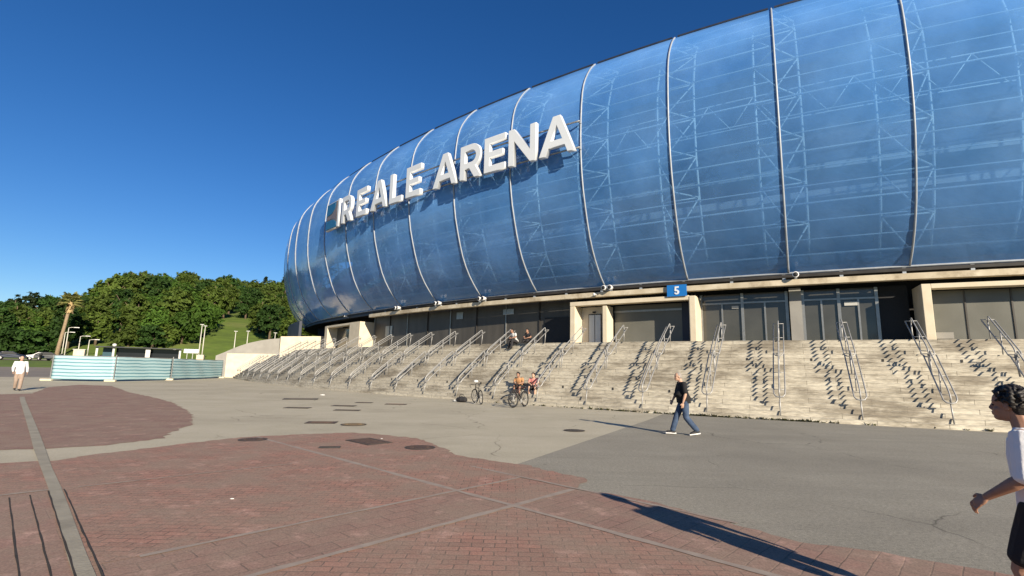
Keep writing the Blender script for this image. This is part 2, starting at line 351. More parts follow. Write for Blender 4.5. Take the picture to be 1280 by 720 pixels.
# near brick field (below the concrete strip), split into its cells along the pale joint lines
edge_near = [ground(*p)[:2] for p in [(1290, 722), (1180, 705), (1100, 690), (1000, 678), (930, 660), (860, 640), (800, 624), (760, 617)]]
u_top = [ground(*p)[:2] for p in [(735, 600), (655, 581), (620, 577), (575, 570), (545, 557), (520, 548), (470, 543), (440, 541), (380, 543), (340, 545), (300, 547), (230, 555), (130, 567), (60, 577), (0, 582), (-60, 590)]]
C_ = [UV(4.85, 4.37), UV(4.85, -6), UV(.8, -6), UV(.8, 4.37)]
sheet('brick_paving', C_, .004, BR0)
sheet('brick_paving', [UV(.82, 4.37), UV(4.85, 4.37), UV(4.85, 5.47), UV(.86, 5.47)], .0055, BR45)
edge_l = [tuple(p) for p in edge_near]                 # far right end first
rs = [UV(4.86, -6), UV(4.86, 4.40)] + ragged([UV(6.12, 4.40)] + edge_l[::-1], .045, .12) + [UV(6.25, -6)]
sheet('brick_paving', rs, .006, BR45)
top_l = [tuple(p) for p in u_top]                      # right to left
far = [UV(.88, 5.46), UV(6.14, 5.46)] + ragged([UV(6.14, 4.38)] + top_l[:-2], .05, .12) + [UV(1.10, 11.6), UV(1.02, 9)]
sheet('brick_paving', [UV(4.86, 4.36), UV(6.14, 4.36), UV(6.14, 5.50), UV(4.86, 5.50)], .0045, BR0)
sheet('brick_paving', far, .008, BR0)
leftc = [UV(.80, -4), UV(.92, 6), UV(1.05, 8.9), UV(-3, 8.95), UV(-6, 8.95), UV(-6, -4)]
sheet('brick_paving', leftc, .0068, BRL)
leftd = [UV(1.0, 8.97), UV(1.14, 11.5), UV(-1.5, 12.1), UV(-8, 12.6), UV(-8, 9.02)]
sheet('brick_paving', leftd, .0075, BR0)
# beyond the concrete strip
up = [ground(*p)[:2] for p in [(-90, 570), (0, 563), (50, 561.5), (130, 557), (205, 548), (213, 541), (238, 532), (241, 522), (233, 513), (215, 503), (195, 497.5), (160, 490), (140, 482.5), (100, 481), (60, 484), (40, 492), (0, 493), (-90, 493)]]
sheet('brick_paving', ragged([tuple(p) for p in up] + [tuple(up[0])], .07, .16)[:-1], .005, brick_mat('red_brick_far_paving', .3, (.27, .15, .12), (.23, .132, .11), BM, .22, .11, 2.0))
# pale joint lines and the concrete band
JOINT = mat('pale_joint_mortar', (.34, .28, .23), (.27, .215, .18), 6, .95)
BAND = mat('grey_concrete_band', (.33, .30, .235), (.27, .245, .19), 3, .95, bump=.3, c3=(.21, .19, .15), scale3=1.2)
DJ = mat('dark_open_joint', (.05, .04, .034), (.03, .025, .02), 8, .95)
def strip(name, a, b, w, z, m, wob=.0, gaps=0):
    a, b = Vector(a), Vector(b); d = (b - a); L_ = d.length; d.normalize(); n = Vector((-d.y, d.x)); k = max(1, int(L_ / .25)); V = []; Fc = []
    for i in range(k + 1):
        p = a + d * L_ * i / k; o = rng.uniform(-wob, wob); ww = w / 2 * (1 + rng.uniform(-.35, .35) * (1 if wob else 0))
        q = p + n * (o + ww); r = p + n * (o - ww); V += [(q.x, q.y, z), (r.x, r.y, z)]
        if i and not (gaps and rng.random() < gaps): Fc.append((2 * i - 2, 2 * i - 1, 2 * i + 1, 2 * i))
    o = MB().add(V, Fc).build(name, m)
    for p in o.data.polygons:
        if p.normal.z < 0: o.data.flip_normals(); break
    return tag(o, kind='structure')
for i, (ua, va, ub, vb, w) in enumerate([(4.83, -6, 4.83, 12.4, .085), (6.17, 2.2, 6.17, 6.6, .06), (1.25, 4.37, 6.1, 4.42, .085), (1.25, 5.44, 6.1, 5.44, .06), (-6, 9.0, 1.0, 8.9, .06), (1.25, 8.87, 4.0, 8.7, .04)]):
    strip('paving_joint', UV(ua, va), UV(ub, vb), w, .010 + .0006 * i, JOINT, .008)
bl = [(.79, 3.0), (.885, 5.75), (.965, 7.4), (1.04, 9), (1.10, 10.7), (1.20, 13.1), (1.29, 15), (1.55, 21), (1.85, 28), (2.0, 31)]
V = []; Fc = []
for i, (u, v) in enumerate(bl):
    w = .115 if v < 12 else .15
    a = UV(u - w / 2 - .01, v); b = UV(u + w / 2, v); V += [(*a, .016), (*b, .016)]
    if i: Fc.append((2 * i - 2, 2 * i, 2 * i + 1, 2 * i - 1))
o = MB().add(V, Fc).build('concrete_band', BAND)
for p in o.data.polygons:
    if p.normal.z < 0: o.data.flip_normals(); break
tag(o, kind='structure')
for off in (-.078, .072):
    strip('paving_joint', UV(.79 + off, 3.0), UV(1.035 + off, 8.8), .014, .020, DJ, .004)
for u0, u1 in ((.46, .60), (.63, .78), (.28, .42)):
    strip('paving_joint', UV(u0, 3.6), UV(u1, 8.7), .014, .012, DJ, .003)
strip('paving_joint', UV(-.2, 3.6), UV(-.05, 8.7), .014, .012, DJ, .003)
# asphalt apron along the stairs
near_edge = [ground(*p)[:2] for p in [(640, 582.5), (690, 590), (738, 600), (760, 617), (800, 624), (860, 640), (930, 660), (1000, 680), (1100, 690), (1180, 706), (1290, 724)]] + [(6.2, 2), (9, -6)]
far_edge = [ground(809, 525.5)[:2]] + [PT(t, 7.6)[:2] for t in (1.9, 1.2, .4, -.6, -2, -3.5, -5)] + [(30, -6)]
sheet('asphalt', [tuple(near_edge[0])] + [(q[0] - .5, q[1] - .35) for q in near_edge[1:-2]] + [tuple(q) for q in near_edge[-2:]] + [tuple(p) for p in reversed(far_edge)], .0025, ASPH)
# tar-dark tyre sweeps and patches on the apron
# ------------------------------------------------------------------ stairs
LOW_N, UP_N, HR = 11, 9, .165
def stair_profile(db=8.0):
    out = []; z = 0.0
    ds = [8 - .225 * k for k in range(LOW_N)] + [5.15 - .28125 * k for k in range(UP_N)]
    k = (db - 2.9) / 5.1
    for d in ds:
        d = 2.9 + (d - 2.9) * k; out.append((d, z)); z += HR; out.append((d, z))
    return out                     # list of (o, z), riser foot then riser top
def d_bottom(t): return 8.0 if t > 1.8 else 8.0 - .48 * min(4.2, 1.8 - t)
stairs = empty('concrete_staircase', PT(2, 5, 0), label='broad pale concrete staircase curving along the foot of the blue stadium', cat='stairs')
def kid(o, par):
    o.parent = par; o.matrix_parent_inverse = Matrix.Translation(-Vector(par.location)) if par.rotation_euler.z == 0 else par.matrix_basis.inverted(); return o
TL = 12.32
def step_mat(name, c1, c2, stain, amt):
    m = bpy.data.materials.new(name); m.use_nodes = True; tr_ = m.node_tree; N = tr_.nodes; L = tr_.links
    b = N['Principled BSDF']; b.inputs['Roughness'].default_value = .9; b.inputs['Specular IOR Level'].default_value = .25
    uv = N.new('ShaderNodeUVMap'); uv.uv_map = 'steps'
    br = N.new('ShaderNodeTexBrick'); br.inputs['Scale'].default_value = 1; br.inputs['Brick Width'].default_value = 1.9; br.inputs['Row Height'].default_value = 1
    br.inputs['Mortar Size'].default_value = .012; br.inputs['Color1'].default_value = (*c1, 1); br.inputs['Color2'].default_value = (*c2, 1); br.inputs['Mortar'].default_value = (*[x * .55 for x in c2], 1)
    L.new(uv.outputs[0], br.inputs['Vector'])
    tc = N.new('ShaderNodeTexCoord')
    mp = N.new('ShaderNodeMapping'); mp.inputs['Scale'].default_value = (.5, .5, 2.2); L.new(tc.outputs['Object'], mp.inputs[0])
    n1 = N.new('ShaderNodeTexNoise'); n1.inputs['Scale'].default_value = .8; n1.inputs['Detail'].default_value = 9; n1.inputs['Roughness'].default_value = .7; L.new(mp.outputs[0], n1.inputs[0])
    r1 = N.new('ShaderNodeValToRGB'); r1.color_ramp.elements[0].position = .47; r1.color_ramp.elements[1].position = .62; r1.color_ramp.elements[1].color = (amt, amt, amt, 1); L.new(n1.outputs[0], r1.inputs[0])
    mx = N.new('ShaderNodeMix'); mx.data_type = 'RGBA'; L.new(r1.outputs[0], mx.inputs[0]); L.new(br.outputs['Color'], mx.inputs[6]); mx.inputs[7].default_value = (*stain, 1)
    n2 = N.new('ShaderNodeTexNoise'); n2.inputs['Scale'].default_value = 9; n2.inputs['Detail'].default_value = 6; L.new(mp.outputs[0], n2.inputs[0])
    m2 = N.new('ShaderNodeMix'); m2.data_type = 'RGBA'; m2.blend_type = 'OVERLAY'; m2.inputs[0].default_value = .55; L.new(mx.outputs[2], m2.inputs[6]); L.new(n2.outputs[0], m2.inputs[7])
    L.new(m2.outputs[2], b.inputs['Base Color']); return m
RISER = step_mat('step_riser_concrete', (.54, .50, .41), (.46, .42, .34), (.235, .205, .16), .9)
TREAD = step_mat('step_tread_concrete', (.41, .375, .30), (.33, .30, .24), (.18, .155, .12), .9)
NOSE = step_mat('step_nosing_underside', (.19, .16, .12), (.14, .12, .09), (.10, .085, .06), .5)
def flight(name, rng_):
    T = frange(-7.5, TL, .1); V = []; Fc = []; rows = []; MI = []; UVS = []; info = None
    for t in T:
        pr = stair_profile(d_bottom(t)); row = []; inf = []
        sel = pr[rng_[0]:rng_[1]]
        for i_ in range(0, len(sel), 2):
            (d, z), (_, z1) = sel[i_], sel[i_ + 1]
            lo = -.3 if (rng_[0] == 0 and i_ == 0) else z
            # riser foot set back under a 25 mm nosing slab with its underside coloured dark
            row += [(d - .010, lo), (d - .010, z1 - .030), (d, z1 - .028), (d, z1 - .006), (d - .008, z1)]
            inf += ['r', 'g', 'r', 'r', 't']
        row.append((rng_[2], row[-1][1])); rows.append([PT(t, o, z) for o, z in row]); info = inf
    n = len(rows[0])
    for r in rows: V += r
    for i in range(len(T) - 1):
        for k in range(n - 1):
            Fc.append((i * n + k, i * n + k + 1, (i + 1) * n + k + 1, (i + 1) * n + k)); MI.append({'r': 0, 't': 1, 'g': 2}[info[k]])
            st = k // 5 + rng_[0] / 2; vv = (.05, .5, .75, .9, .97)[k % 5], (.5, .75, .9, .97, .99)[k % 5]
            UVS.append(((T[i] * S, st + vv[0]), (T[i] * S, st + vv[1]), (T[i + 1] * S, st + vv[1]), (T[i + 1] * S, st + vv[0])))
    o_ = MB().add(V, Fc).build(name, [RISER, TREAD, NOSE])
    ul = o_.data.uv_layers.new(name='steps')
    for p in o_.data.polygons:
        p.material_index = MI[p.index]
        for li in p.loop_indices:
            vi = o_.data.loops[li].vertex_index; ul.data[li].uv = UVS[p.index][[*Fc[p.index]].index(vi)]
    return kid(o_, stairs)
n_low = LOW_N * 2
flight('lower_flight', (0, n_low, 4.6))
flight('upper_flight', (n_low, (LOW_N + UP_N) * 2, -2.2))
LAMP = mat('step_light_cover', (.05, .045, .04), (.03, .028, .025), 8, .4)
for k in range(-1, 22):
    tt = -.08 + .477 * k
    for (row, off) in ((14, .0), (5, .06)):
        d, z = stair_profile(d_bottom(tt))[2 * row]
        m_ = MB(); arcbox(m_, tt + off, tt + off + .012, d - .02, d + .012, z + .02, z + .125)
        kid(m_.build('step_light', LAMP), stairs)
# ------------------------------------------------------------------ hand rails
def rail(t, upper):
    pr = stair_profile(d_bottom(t))
    if upper: d0, z0, d1, z1 = 2.98, 3.3, pr[2 * LOW_N][0] + .28, LOW_N * HR
    else: d0, z0, d1, z1 = pr[2 * LOW_N - 2][0] - .15, LOW_N * HR, pr[2][0] + .08, HR
    base = PT(t, d0, z0); rz = ANG(t)
    r = empty('stair_handrail', base, rz)                      # local x along the stairs (to the left), local -y? -> outwards is +y
    L_ = d1 - d0; H_ = z0 - z1
    def P(x, f, h):                                            # f 0..1 along the slope, h above the nosing line
        return (x, f * L_, -f * H_ + h)
    hs, hc, g, R_t = .72, .93, .20, .025
    f0 = -.02; f1 = .93
    loop = [P(-g, f0, hs), P(-g, f1 - .06, hs), P(-g * .95, f1 - .01, hs - .05), P(-g * .6, f1 + .02, hs - .09), P(0, f1 + .03, hs - .10), P(g * .6, f1 + .02, hs - .09), P(g * .95, f1 - .01, hs - .05), P(g, f1 - .06, hs), P(g, f0, hs)]
    MB().tube(loop, R_t, 7).build('side_rails', GALV, r, smooth=True)
    top = [P(0, .0, hs - .02), P(0, -.015, hs + .12), P(0, -.005, hc - .03), P(0, .025, hc), P(0, .07, hc - .005), P(0, f1 - .10, hc), P(0, f1 - .02, hc - .03), P(0, f1 + .02, hc - .10), P(0, f1 + .03, hs - .08)]
    MB().tube(top, R_t, 7).build('top_rail', GALV, r, smooth=True)
    lean = -.10
    MB().tube([P(0, 0, 0), P(0, lean / L_ , hs)], R_t, 7).tube([P(-g - .02, lean / L_, hs), P(g + .02, lean / L_, hs)], .016, 6).build('post', GALV, r, smooth=True)
    MB().tube([P(0, 1.0, .0), P(0, f1 - .02, hs - .06)], R_t, 7).tube([P(-g, f1 - .08, hs), P(g, f1 - .08, hs)], .014, 6).build('post', GALV, r, smooth=True)
    fm = .45
    MB().tube([P(0, fm, .02), P(0, fm, hc)], R_t * .9, 7).tube([P(-g, fm, hs), P(g, fm, hs)], .014, 6).build('post', GALV, r, smooth=True)
    return r
ordn = ['first', 'second', 'third', 'fourth', 'fifth', 'sixth', 'seventh', 'eighth', 'ninth', 'tenth', 'eleventh', 'twelfth', 'thirteenth', 'fourteenth', 'fifteenth', 'sixteenth', 'seventeenth', 'eighteenth', 'nineteenth', 'twentieth']
AREAS = [(-3, -.05, 'below the cream framed dark window'), (-.05, 1.95, 'below the glass entrance doors'), (1.95, 3.45, 'below the shutter and lift bay'), (3.45, 8.2, 'below the dark bronze wall'), (8.2, 13, 'below the far cream portal')]
cnt = {}
for k in range(26):
    t = -.32 + .477 * k
    ar = [a[2] for a in AREAS if a[0] <= t < a[1]][0]; cnt[ar] = cnt.get(ar, 0) + 1
    for up in ((True, False) if t < 10.6 else (False,)):
        fl = 'upper' if up else 'lower'
        tag(rail(t, up), f'steel handrail of the {fl} flight {ar}, {ordn[cnt[ar] - 1]} from right there', 'handrail', f'{fl} flight handrails')

# ------------------------------------------------------------------ stadium
stad = empty('stadium', PT(4, 0, 0), label='curved stadium wrapped in translucent blue membrane panels with dark entrances below', cat='stadium')
PROF = [(7.0, 0), (7.4, .5), (8.2, 1.25), (9.3, 1.98), (10.2, 2.35), (11.2, 2.68), (12.3, 3.0), (13.3, 3.2), (14.4, 3.32), (15.4, 3.36), (16.4, 3.34), (17.5, 3.28), (18.5, 3.15), (19.2, 2.95), (19.8, 2.68), (20.3, 2.36), (20.8, 2.0), (21.3, 1.55), (21.55, 1.25)]
pz = [p[0] for p in PROF]; po = [p[1] for p in PROF]
def OZ(z): return float(np.interp(z, pz, po))
ZS = [7.0, 7.2, 7.5, 7.9, 8.4, 9, 9.7, 10.5, 11.4, 12.4, 13.5, 14.6, 15.7, 16.8, 17.8, 18.6, 19.2, 19.7, 20.2, 20.7, 21.1, 21.4, 21.55]
T0, T1 = -5, 19
for i in range(T0, T1):
    T = frange(i, i + 1, .125); V = []; Fc = []; n = len(ZS)
    for t in T:
        puff = math.sin(math.pi * (t - i)) * .10          # air cushions bulge between the ribs
        for z in ZS: V.append(PT(t, OZ(z) + puff * math.sin(math.pi * min(1, max(0, (z - 7) / 14.6))), z))
    for a in range(len(T) - 1):
        for k in range(n - 1): Fc.append((a * n + k, a * n + k + 1, (a + 1) * n + k + 1, (a + 1) * n + k))
    kid(MB().add(V, Fc).build('membrane_panel', MEMB, smooth=True), stad)
for i in range(T0, T1 + 1):
    kid(MB().tube([PT(i, OZ(z) + .03, z) for z in ZS], .05, 8).build('rib', RIBM, stad, smooth=True), stad)
    # triangular truss behind the rib: two inner chords, struts, diagonals
    m_ = MB(); zz = [7.6, 9.4, 11.4, 13.6, 15.8, 18.0, 20.2, 21.4]
    for s in (-.20, .20):
        m_.tube([PT(i + s, OZ(z) - 1.55, z) for z in zz], .065, 6)
        for a, b in zip(zz, zz[1:]):
            m_.tube([PT(i, OZ(a) - .06, a), PT(i + s, OZ(b) - 1.55, b)], .042, 5)
            m_.tube([PT(i + s, OZ(b) - 1.55, b), PT(i, OZ(b) - .06, b)], .05, 5)
    for a, b in zip(zz, zz[1:]): m_.tube([PT(i - .20, OZ(b) - 1.55, b), PT(i + .20, OZ(b) - 1.55, b)], .05, 5)
    kid(m_.build('truss', WSTEEL, smooth=True), stad)
for k, z in enumerate([7.75, 8.4, 9.2, 10.0, 10.8, 11.6, 12.4, 13.3, 14.2, 15.2, 16.2, 17.2, 18.2, 19.1, 19.9, 20.7]):
    m_ = MB(); m_.tube([PT(t, OZ(z) - .10, z) for t in frange(T0, T1, .2)], .032 if k % 3 else .05, 6)
    kid(m_.build('purlin', WSTEEL, smooth=True), stad)
# inner lattice and stand underside seen through the skin
kid(arcs(T0, T1, -6.2, -6.0, 6.9, 22.0, .25).build('inner_wall', INNER), stad)
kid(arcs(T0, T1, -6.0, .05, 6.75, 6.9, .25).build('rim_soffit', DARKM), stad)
def slab(t0, t1, o0, z0, o1, z1, th):
    T = frange(t0, t1, .25); V = []; Fc = []
    for t in T: V += [PT(t, o0, z0), PT(t, o1, z1), PT(t, o1, z1 + th), PT(t, o0, z0 + th)]
    for i in range(len(T) - 1):
        for k in range(4): Fc.append((4 * i + k, 4 * i + (k + 1) % 4, 4 * i + 4 + (k + 1) % 4, 4 * i + 4 + k))
    n = len(T) - 1; Fc += [(0, 1, 2, 3), (4 * n + 3, 4 * n + 2, 4 * n + 1, 4 * n)]; return MB().add(V, Fc)
kid(slab(T0, T1, -5.95, 9.6, -2.2, 11.6, .45).build('stand_underside', INSLAB), stad)
kid(slab(T0, T1, -5.95, 13.4, -3.2, 13.6, .35).build('stand_floor', INSLAB), stad)
# zig-zag ring girder inside
m_ = MB()
for i in range(T0 * 4, T1 * 4):
    t = i / 4; a, b = (16.2, 18.0) if i % 2 == 0 else (18.0, 16.2)
    m_.tube([PT(t, -1.4, a), PT(t + .25, -1.4, b)], .03, 5)
for z in (16.2, 18.0): m_.tube([PT(t, -1.4, z) for t in frange(T0, T1, .25)], .045, 6)
kid(m_.build('ring_girder', WSTEEL, smooth=True), stad)
# roof edge: dark gutter broken at the ribs, then the roof skin running back
for i in range(T0, T1):
    kid(arcs(i + .03, i + .97, 1.0, 1.28, 21.56, 21.66, .2).build('gutter', DROOF), stad)
V = []; Fc = []; T = frange(T0, T1, .25); RP = [(1.25, 21.56), (.2, 21.9), (-2, 22.2), (-6, 22.5), (-10, 22.6)]
for t in T: V += [PT(t, o, z) for o, z in RP]
for i in range(len(T) - 1):
    for k in range(len(RP) - 1): Fc.append((i * 5 + k, i * 5 + k + 1, (i + 1) * 5 + k + 1, (i + 1) * 5 + k))
kid(MB().add(V, Fc).build('roof', MEMB, smooth=True), stad)
# lower rim edge profile and stained fascia beam
kid(MB().tube([PT(t, .02, 6.98) for t in frange(T0, T1, .2)], .055, 7).build('rim_profile', RIBM, smooth=True), stad)
kid(arcs(-5, 8.05, -.10, .28, 6.30, 6.60).build('fascia_beam', BEAMM, bevel=.02), stad)
kid(arcs(8.05, 12.4, -.10, .10, 6.55, 6.72).build('rim_edge', DROOF), stad)
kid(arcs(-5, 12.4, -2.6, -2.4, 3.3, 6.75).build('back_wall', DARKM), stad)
for t in [i + s for i in range(-4, 9) for s in (.03, .53)]:
    kid(arcs(t, t + .03, -.15, .02, 6.6, 6.95).build('rim_bracket', RIBM), stad)
# navy lower wall beyond the end of the stairs
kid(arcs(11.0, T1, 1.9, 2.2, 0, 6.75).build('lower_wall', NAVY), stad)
# portal A: cream frame with the lift bay and the olive shutter
def frame(name, boxes, m=CREAM, bevel=.03):
    mb_ = MB()
    for b in boxes: arcbox(mb_, *b)
    return mb_
pA = kid(arcs(1.91, 1.985, -1.2, .35, 3.3, 6.02).build('pier', CREAM, bevel=.05), stad)
kid(arcs(2.96, 3.01, -.75, .25, 3.3, 5.72).build('pier', CREAM), stad)
kid(arcs(3.385, 3.455, -1.0, .30, 3.3, 5.80).build('pier', CREAM, bevel=.02), stad)
kid(arcs(1.985, 3.455, -.2, .32, 5.80, 6.06).build('lintel', CREAM, bevel=.02), stad)
kid(arcs(2.0, 2.955, -1.05, -.95, 3.3, 5.8).build('shutter', SHUT), stad)
kid(arcs(2.0, 2.12, -.94, -.90, 3.3, 5.8).build('shutter_side_panel', NAVY), stad)
kid(arcs(2.12, 2.955, -.94, -.88, 5.38, 5.5).build('shutter_rail', ALU), stad)
LIFTW = mat('pale_lift_wall', (.60, .55, .47), (.54, .49, .41), 1.5, .8)
kid(arcs(3.01, 3.385, -.78, -.70, 3.3, 5.80).build('lift_wall', LIFTW), stad)
LIFTD = mat('pale_lift_door', (.56, .58, .60), (.50, .52, .54), 2, .35, metal=.2)
ld = kid(arcs(3.11, 3.29, -.70, -.66, 3.3, 5.34, .05).build('lift_door_frame', BLACK), stad)
for a, b in ((3.12, 3.195), (3.205, 3.28)):
    kid(arcs(a, b, -.66, -.63, 3.3, 5.28, .05).build('lift_door', LIFTD), stad)
kid(arcs(3.185, 3.225, -.66, -.56, 5.40, 5.50, .05).build('lift_lamp', BLACK), stad)
# glass entrance doors right of portal A
def doors(t0, t1, n, o=-1.1, zt=6.2, zr=5.62, m=GLASSD, notice=None):
    kid(arcs(t0, t1, o - .03, o, 3.3, zt).build('door_glass', m), stad)
    mb_ = MB(); arcbox(mb_, t0, t1, o + .002, o + .07, zr, zr + .09)
    kid(mb_.build('transom', ALU), stad)
    for k in range(n + 1):
        t = t0 + (t1 - t0) * k / n - .008; w = .016 if k % 2 else .028
        kid(arcs(t, t + w, o + .003, o + .08, 3.3, zr - .002 if k % 2 else zt).build('mullion', ALU), stad)
doors(1.03, 1.90, 4)
doors(.24, .88, 4)
kid(arcs(.90, 1.01, -1.15, -.75, 3.3, 6.3).build('column', GREYC), stad)
PAPER = mat('white_notice', (.5, .5, .48), None, 3, .8)
kid(arcs(1.51, 1.58, -1.03, -1.02, 5.35, 5.50, .05).build('notice', PAPER), stad)
kid(arcs(.40, .52, -1.03, -1.02, 5.30, 5.50, .05).build('notice', PAPER), stad)
kid(arcs(-.03, .22, -1.9, -1.5, 3.3, 6.3).build('doorway_darkness', BLACK), stad)  # solid black block stands in for the darkness inside an opening
# portal B
kid(arcs(-.125, -.055, -1.3, .30, 3.3, 6.05).build('pier', CREAM, bevel=.02), stad)
kid(arcs(-1.9, -.125, -.3, .30, 5.83, 6.05).build('lintel', CREAM, bevel=.02), stad)
kid(arcs(-1.9, -1.83, -1.3, .27, 3.3, 5.82).build('pier', CREAM, bevel=.02), stad)
kid(arcs(-1.83, -.126, -.75, -.7, 3.3, 5.83).build('window_glass', SHUT), stad)
for t in (-.42, -.75, -1.1, -1.45): kid(arcs(t, t + .012, -.699, -.66, 3.3, 5.82).build('mullion', PANELD), stad)
kid(arcs(-.30, -.16, -.69, -.6, 3.55, 3.85).build('radiator_box', GREYC), stad)
doors(-4.9, -1.92, 8)
# dark bronze wall left of portal A
for k in range(8):
    a = 3.50 + .60 * k
    kid(arcs(a, a + .585, -1.15, -1.05, 3.3, 6.5).build('wall_panel', PANELD), stad)
    kid(arcs(a + .585, a + .60, -1.18, -.98, 3.3, 6.5).build('mullion', ALU if k % 2 else DARKM), stad)
kid(arcs(3.46, 4.0, -1.04, -.98, 3.3, 5.3).build('doorway_darkness', BLACK), stad)  # flat black sheet on the wall, drawn as the dark of a doorway
for a, b, z0, z1 in ((4.55, 4.75, 5.7, 6.1), (5.6, 5.75, 5.6, 6.15), (7.6, 7.85, 4.5, 5.5)):
    kid(arcs(a, b, -1.04, -1.0, z0, z1).build('wall_vent', ALU), stad)
# portal C
kid(arcs(8.33, 8.80, -1.3, .45, 3.3, 6.0).build('pier', CREAM, bevel=.03), stad)
kid(arcs(10.05, 10.22, -1.3, .40, 3.3, 6.0).build('pier', CREAM, bevel=.03), stad)
kid(arcs(8.80, 10.05, -.3, .40, 5.78, 6.0).build('lintel', CREAM, bevel=.03), stad)
kid(arcs(8.80, 10.05, -.8, -.7, 3.3, 5.78).build('window_glass', GLASSD), stad)
kid(arcs(10.3, 12.3, -1.3, -1.2, 3.3, 6.6).build('wall_panel', DARKM), stad)

# sign with the raised letters
LW = .165
def letter(ch):
    E_ = lambda w: [[(0, 0), (w, 0), (w, LW), (LW * 1.05, LW), (LW * 1.05, .5 - LW * .46), (w * .88, .5 - LW * .46), (w * .88, .5 + LW * .46), (LW * 1.05, .5 + LW * .46), (LW * 1.05, 1 - LW), (w, 1 - LW), (w, 1), (0, 1)]]
    if ch == 'E': return E_(.72), .72
    if ch == 'L': return [[(0, 0), (.68, 0), (.68, LW), (LW * 1.05, LW), (LW * 1.05, 1), (0, 1)]], .68
    if ch == 'A':
        w = 1.0; return [[(0, 0), (.185, 0), (.26, .20), (.74, .20), (.815, 0), (1, 0), (.60, 1), (.40, 1)], [(.325, .36), (.5, .79), (.675, .36)]], w
    if ch == 'N': return [[(0, 0), (LW, 0), (LW, .70), (.69, 0), (.86, 0), (.86, 1), (.86 - LW, 1), (.86 - LW, .30), (.17, 1), (0, 1)]], .86
    if ch == 'R':
        out = [(0, 0), (LW, 0), (LW, .30), (.36, .30), (.56, 0), (.80, 0), (.575, .335)]
        out += [(.44 + .335 * math.cos(a), .66 + .34 * math.sin(a)) for a in [rad(x) for x in range(-60, 91, 15)]] + [(0, 1)]
        inn = [(LW, .461), (.42, .461)] + [(.42 + .19 * math.cos(a), .648 + .187 * math.sin(a)) for a in [rad(x) for x in range(-75, 91, 15)]] + [(LW, .835)]
        return [out, inn], .79
    if ch == '|': return [[(0, -.03), (.13, -.03), (.13, 1.05), (0, 1.05)]], .13
def solid(loops, name, m, depth, scale, parent):
    cu_ = bpy.data.curves.new(name, 'CURVE'); cu_.dimensions = '2D'; cu_.fill_mode = 'BOTH'; cu_.extrude = depth / 2 / scale; cu_.bevel_depth = .012; cu_.bevel_resolution = 1
    for lp in loops:
        sp = cu_.splines.new('POLY'); sp.points.add(len(lp) - 1); sp.use_cyclic_u = True
        for p, (x, y) in zip(sp.points, lp): p.co = (x, y, 0, 1)
    tmp = bpy.data.objects.new('tmp', cu_); me = bpy.data.meshes.new_from_object(tmp)
    bpy.data.objects.remove(tmp); bpy.data.curves.remove(cu_)
    me.name = name; me.materials.clear(); me.materials.append(m)
    o = bpy.data.objects.new(name, me); COL.objects.link(o); return o
def frame_at(t, o, z, lean=0):
    """local x to the right as read from the plaza, local y up, local z outwards"""
    a = ANG(t); ex = Vector((-math.cos(a), -math.sin(a), 0)); ez = Vector((-math.sin(a), math.cos(a), 0)); ey = Vector((0, 0, 1)); p = PT(t, o, z)
    return Matrix(((ex.x, ey.x, ez.x, p.x), (ex.y, ey.y, ez.y, p.y), (ex.z, ey.z, ez.z, p.z), (0, 0, 0, 1)))
sign = empty('stadium_sign', PT(5.5, 4, 14), label='big white raised lettering REALE ARENA with square emblem high on the blue facade', cat='sign')
LH = 2.42; LZ = 14.52
for ch, tc in (('R', 7.66), ('E', 7.13), ('A', 6.60), ('L', 6.13), ('E', 5.70), ('A', 5.02), ('R', 4.54), ('E', 4.13), ('N', 3.71), ('A', 3.23), ('|', 8.0)):
    lp, w = letter(ch); o = solid(lp, 'letter' if ch != '|' else 'divider_bar', LETTER, .25, LH, sign)
    M_ = frame_at(tc, 4.05, LZ) @ Matrix.Diagonal((LH, LH, LH, 1)) @ Matrix.Translation((-w / 2, 0, 0))
    o.parent = sign; o.matrix_parent_inverse = Matrix.Translation(-Vector(sign.location)); o.matrix_basis = M_
for z, dz in ((LZ + .28, 0), (LZ + 1.95, 0)):
    m_ = MB(); m_.tube([PT(t, 3.72, z) for t in frange(2.98, 8.5, .1)], .055, 6); kid(m_.build('sign_rail', ALU, smooth=True), sign)
for t in (3.0, 4.0, 5.0, 6.0, 7.0, 8.0):
    for z in (LZ + .28, LZ + 1.95): kid(MB().tube([PT(t, OZ(z), z), PT(t, 3.75, z)], .05, 6).build('sign_bracket', ALU), sign)
EMB_T = mat('teal_blue_enamel', (.02, .13, .26), (.017, .11, .23), 2, .35)
EMB_B = mat('brown_enamel', (.19, .155, .14), (.16, .13, .12), 2, .4)
EMB_W = mat('cream_enamel', (.62, .58, .54), None, 2, .4)
fm_ = frame_at(8.29, 4.0, LZ - .1)
def emb(loops, m, depth, z, name):
    o = solid(loops, name, m, depth, 1.0, sign); o.parent = sign; o.matrix_parent_inverse = Matrix.Translation(-Vector(sign.location)); o.matrix_basis = fm_ @ Matrix.Translation((0, 0, z)); return o
EW, EH = 1.25, 2.65
emb([[(-EW, 0), (EW, 0), (EW, EH), (-EW, EH)]], EMB_W, .22, 0, 'emblem_plate')
emb([[(-EW + .1, 1.45), (.0, 1.55), (.55, 1.9), (.75, 2.2), (.8, EH - .1), (-EW + .1, EH - .1)]], EMB_T, .04, .145, 'emblem_field')
emb([[(-EW + .1, .12), (EW - .1, .12), (EW - .15, .45), (.7, .72), (.1, .9), (-EW + .1, .95)]], EMB_T, .04, .145, 'emblem_field')
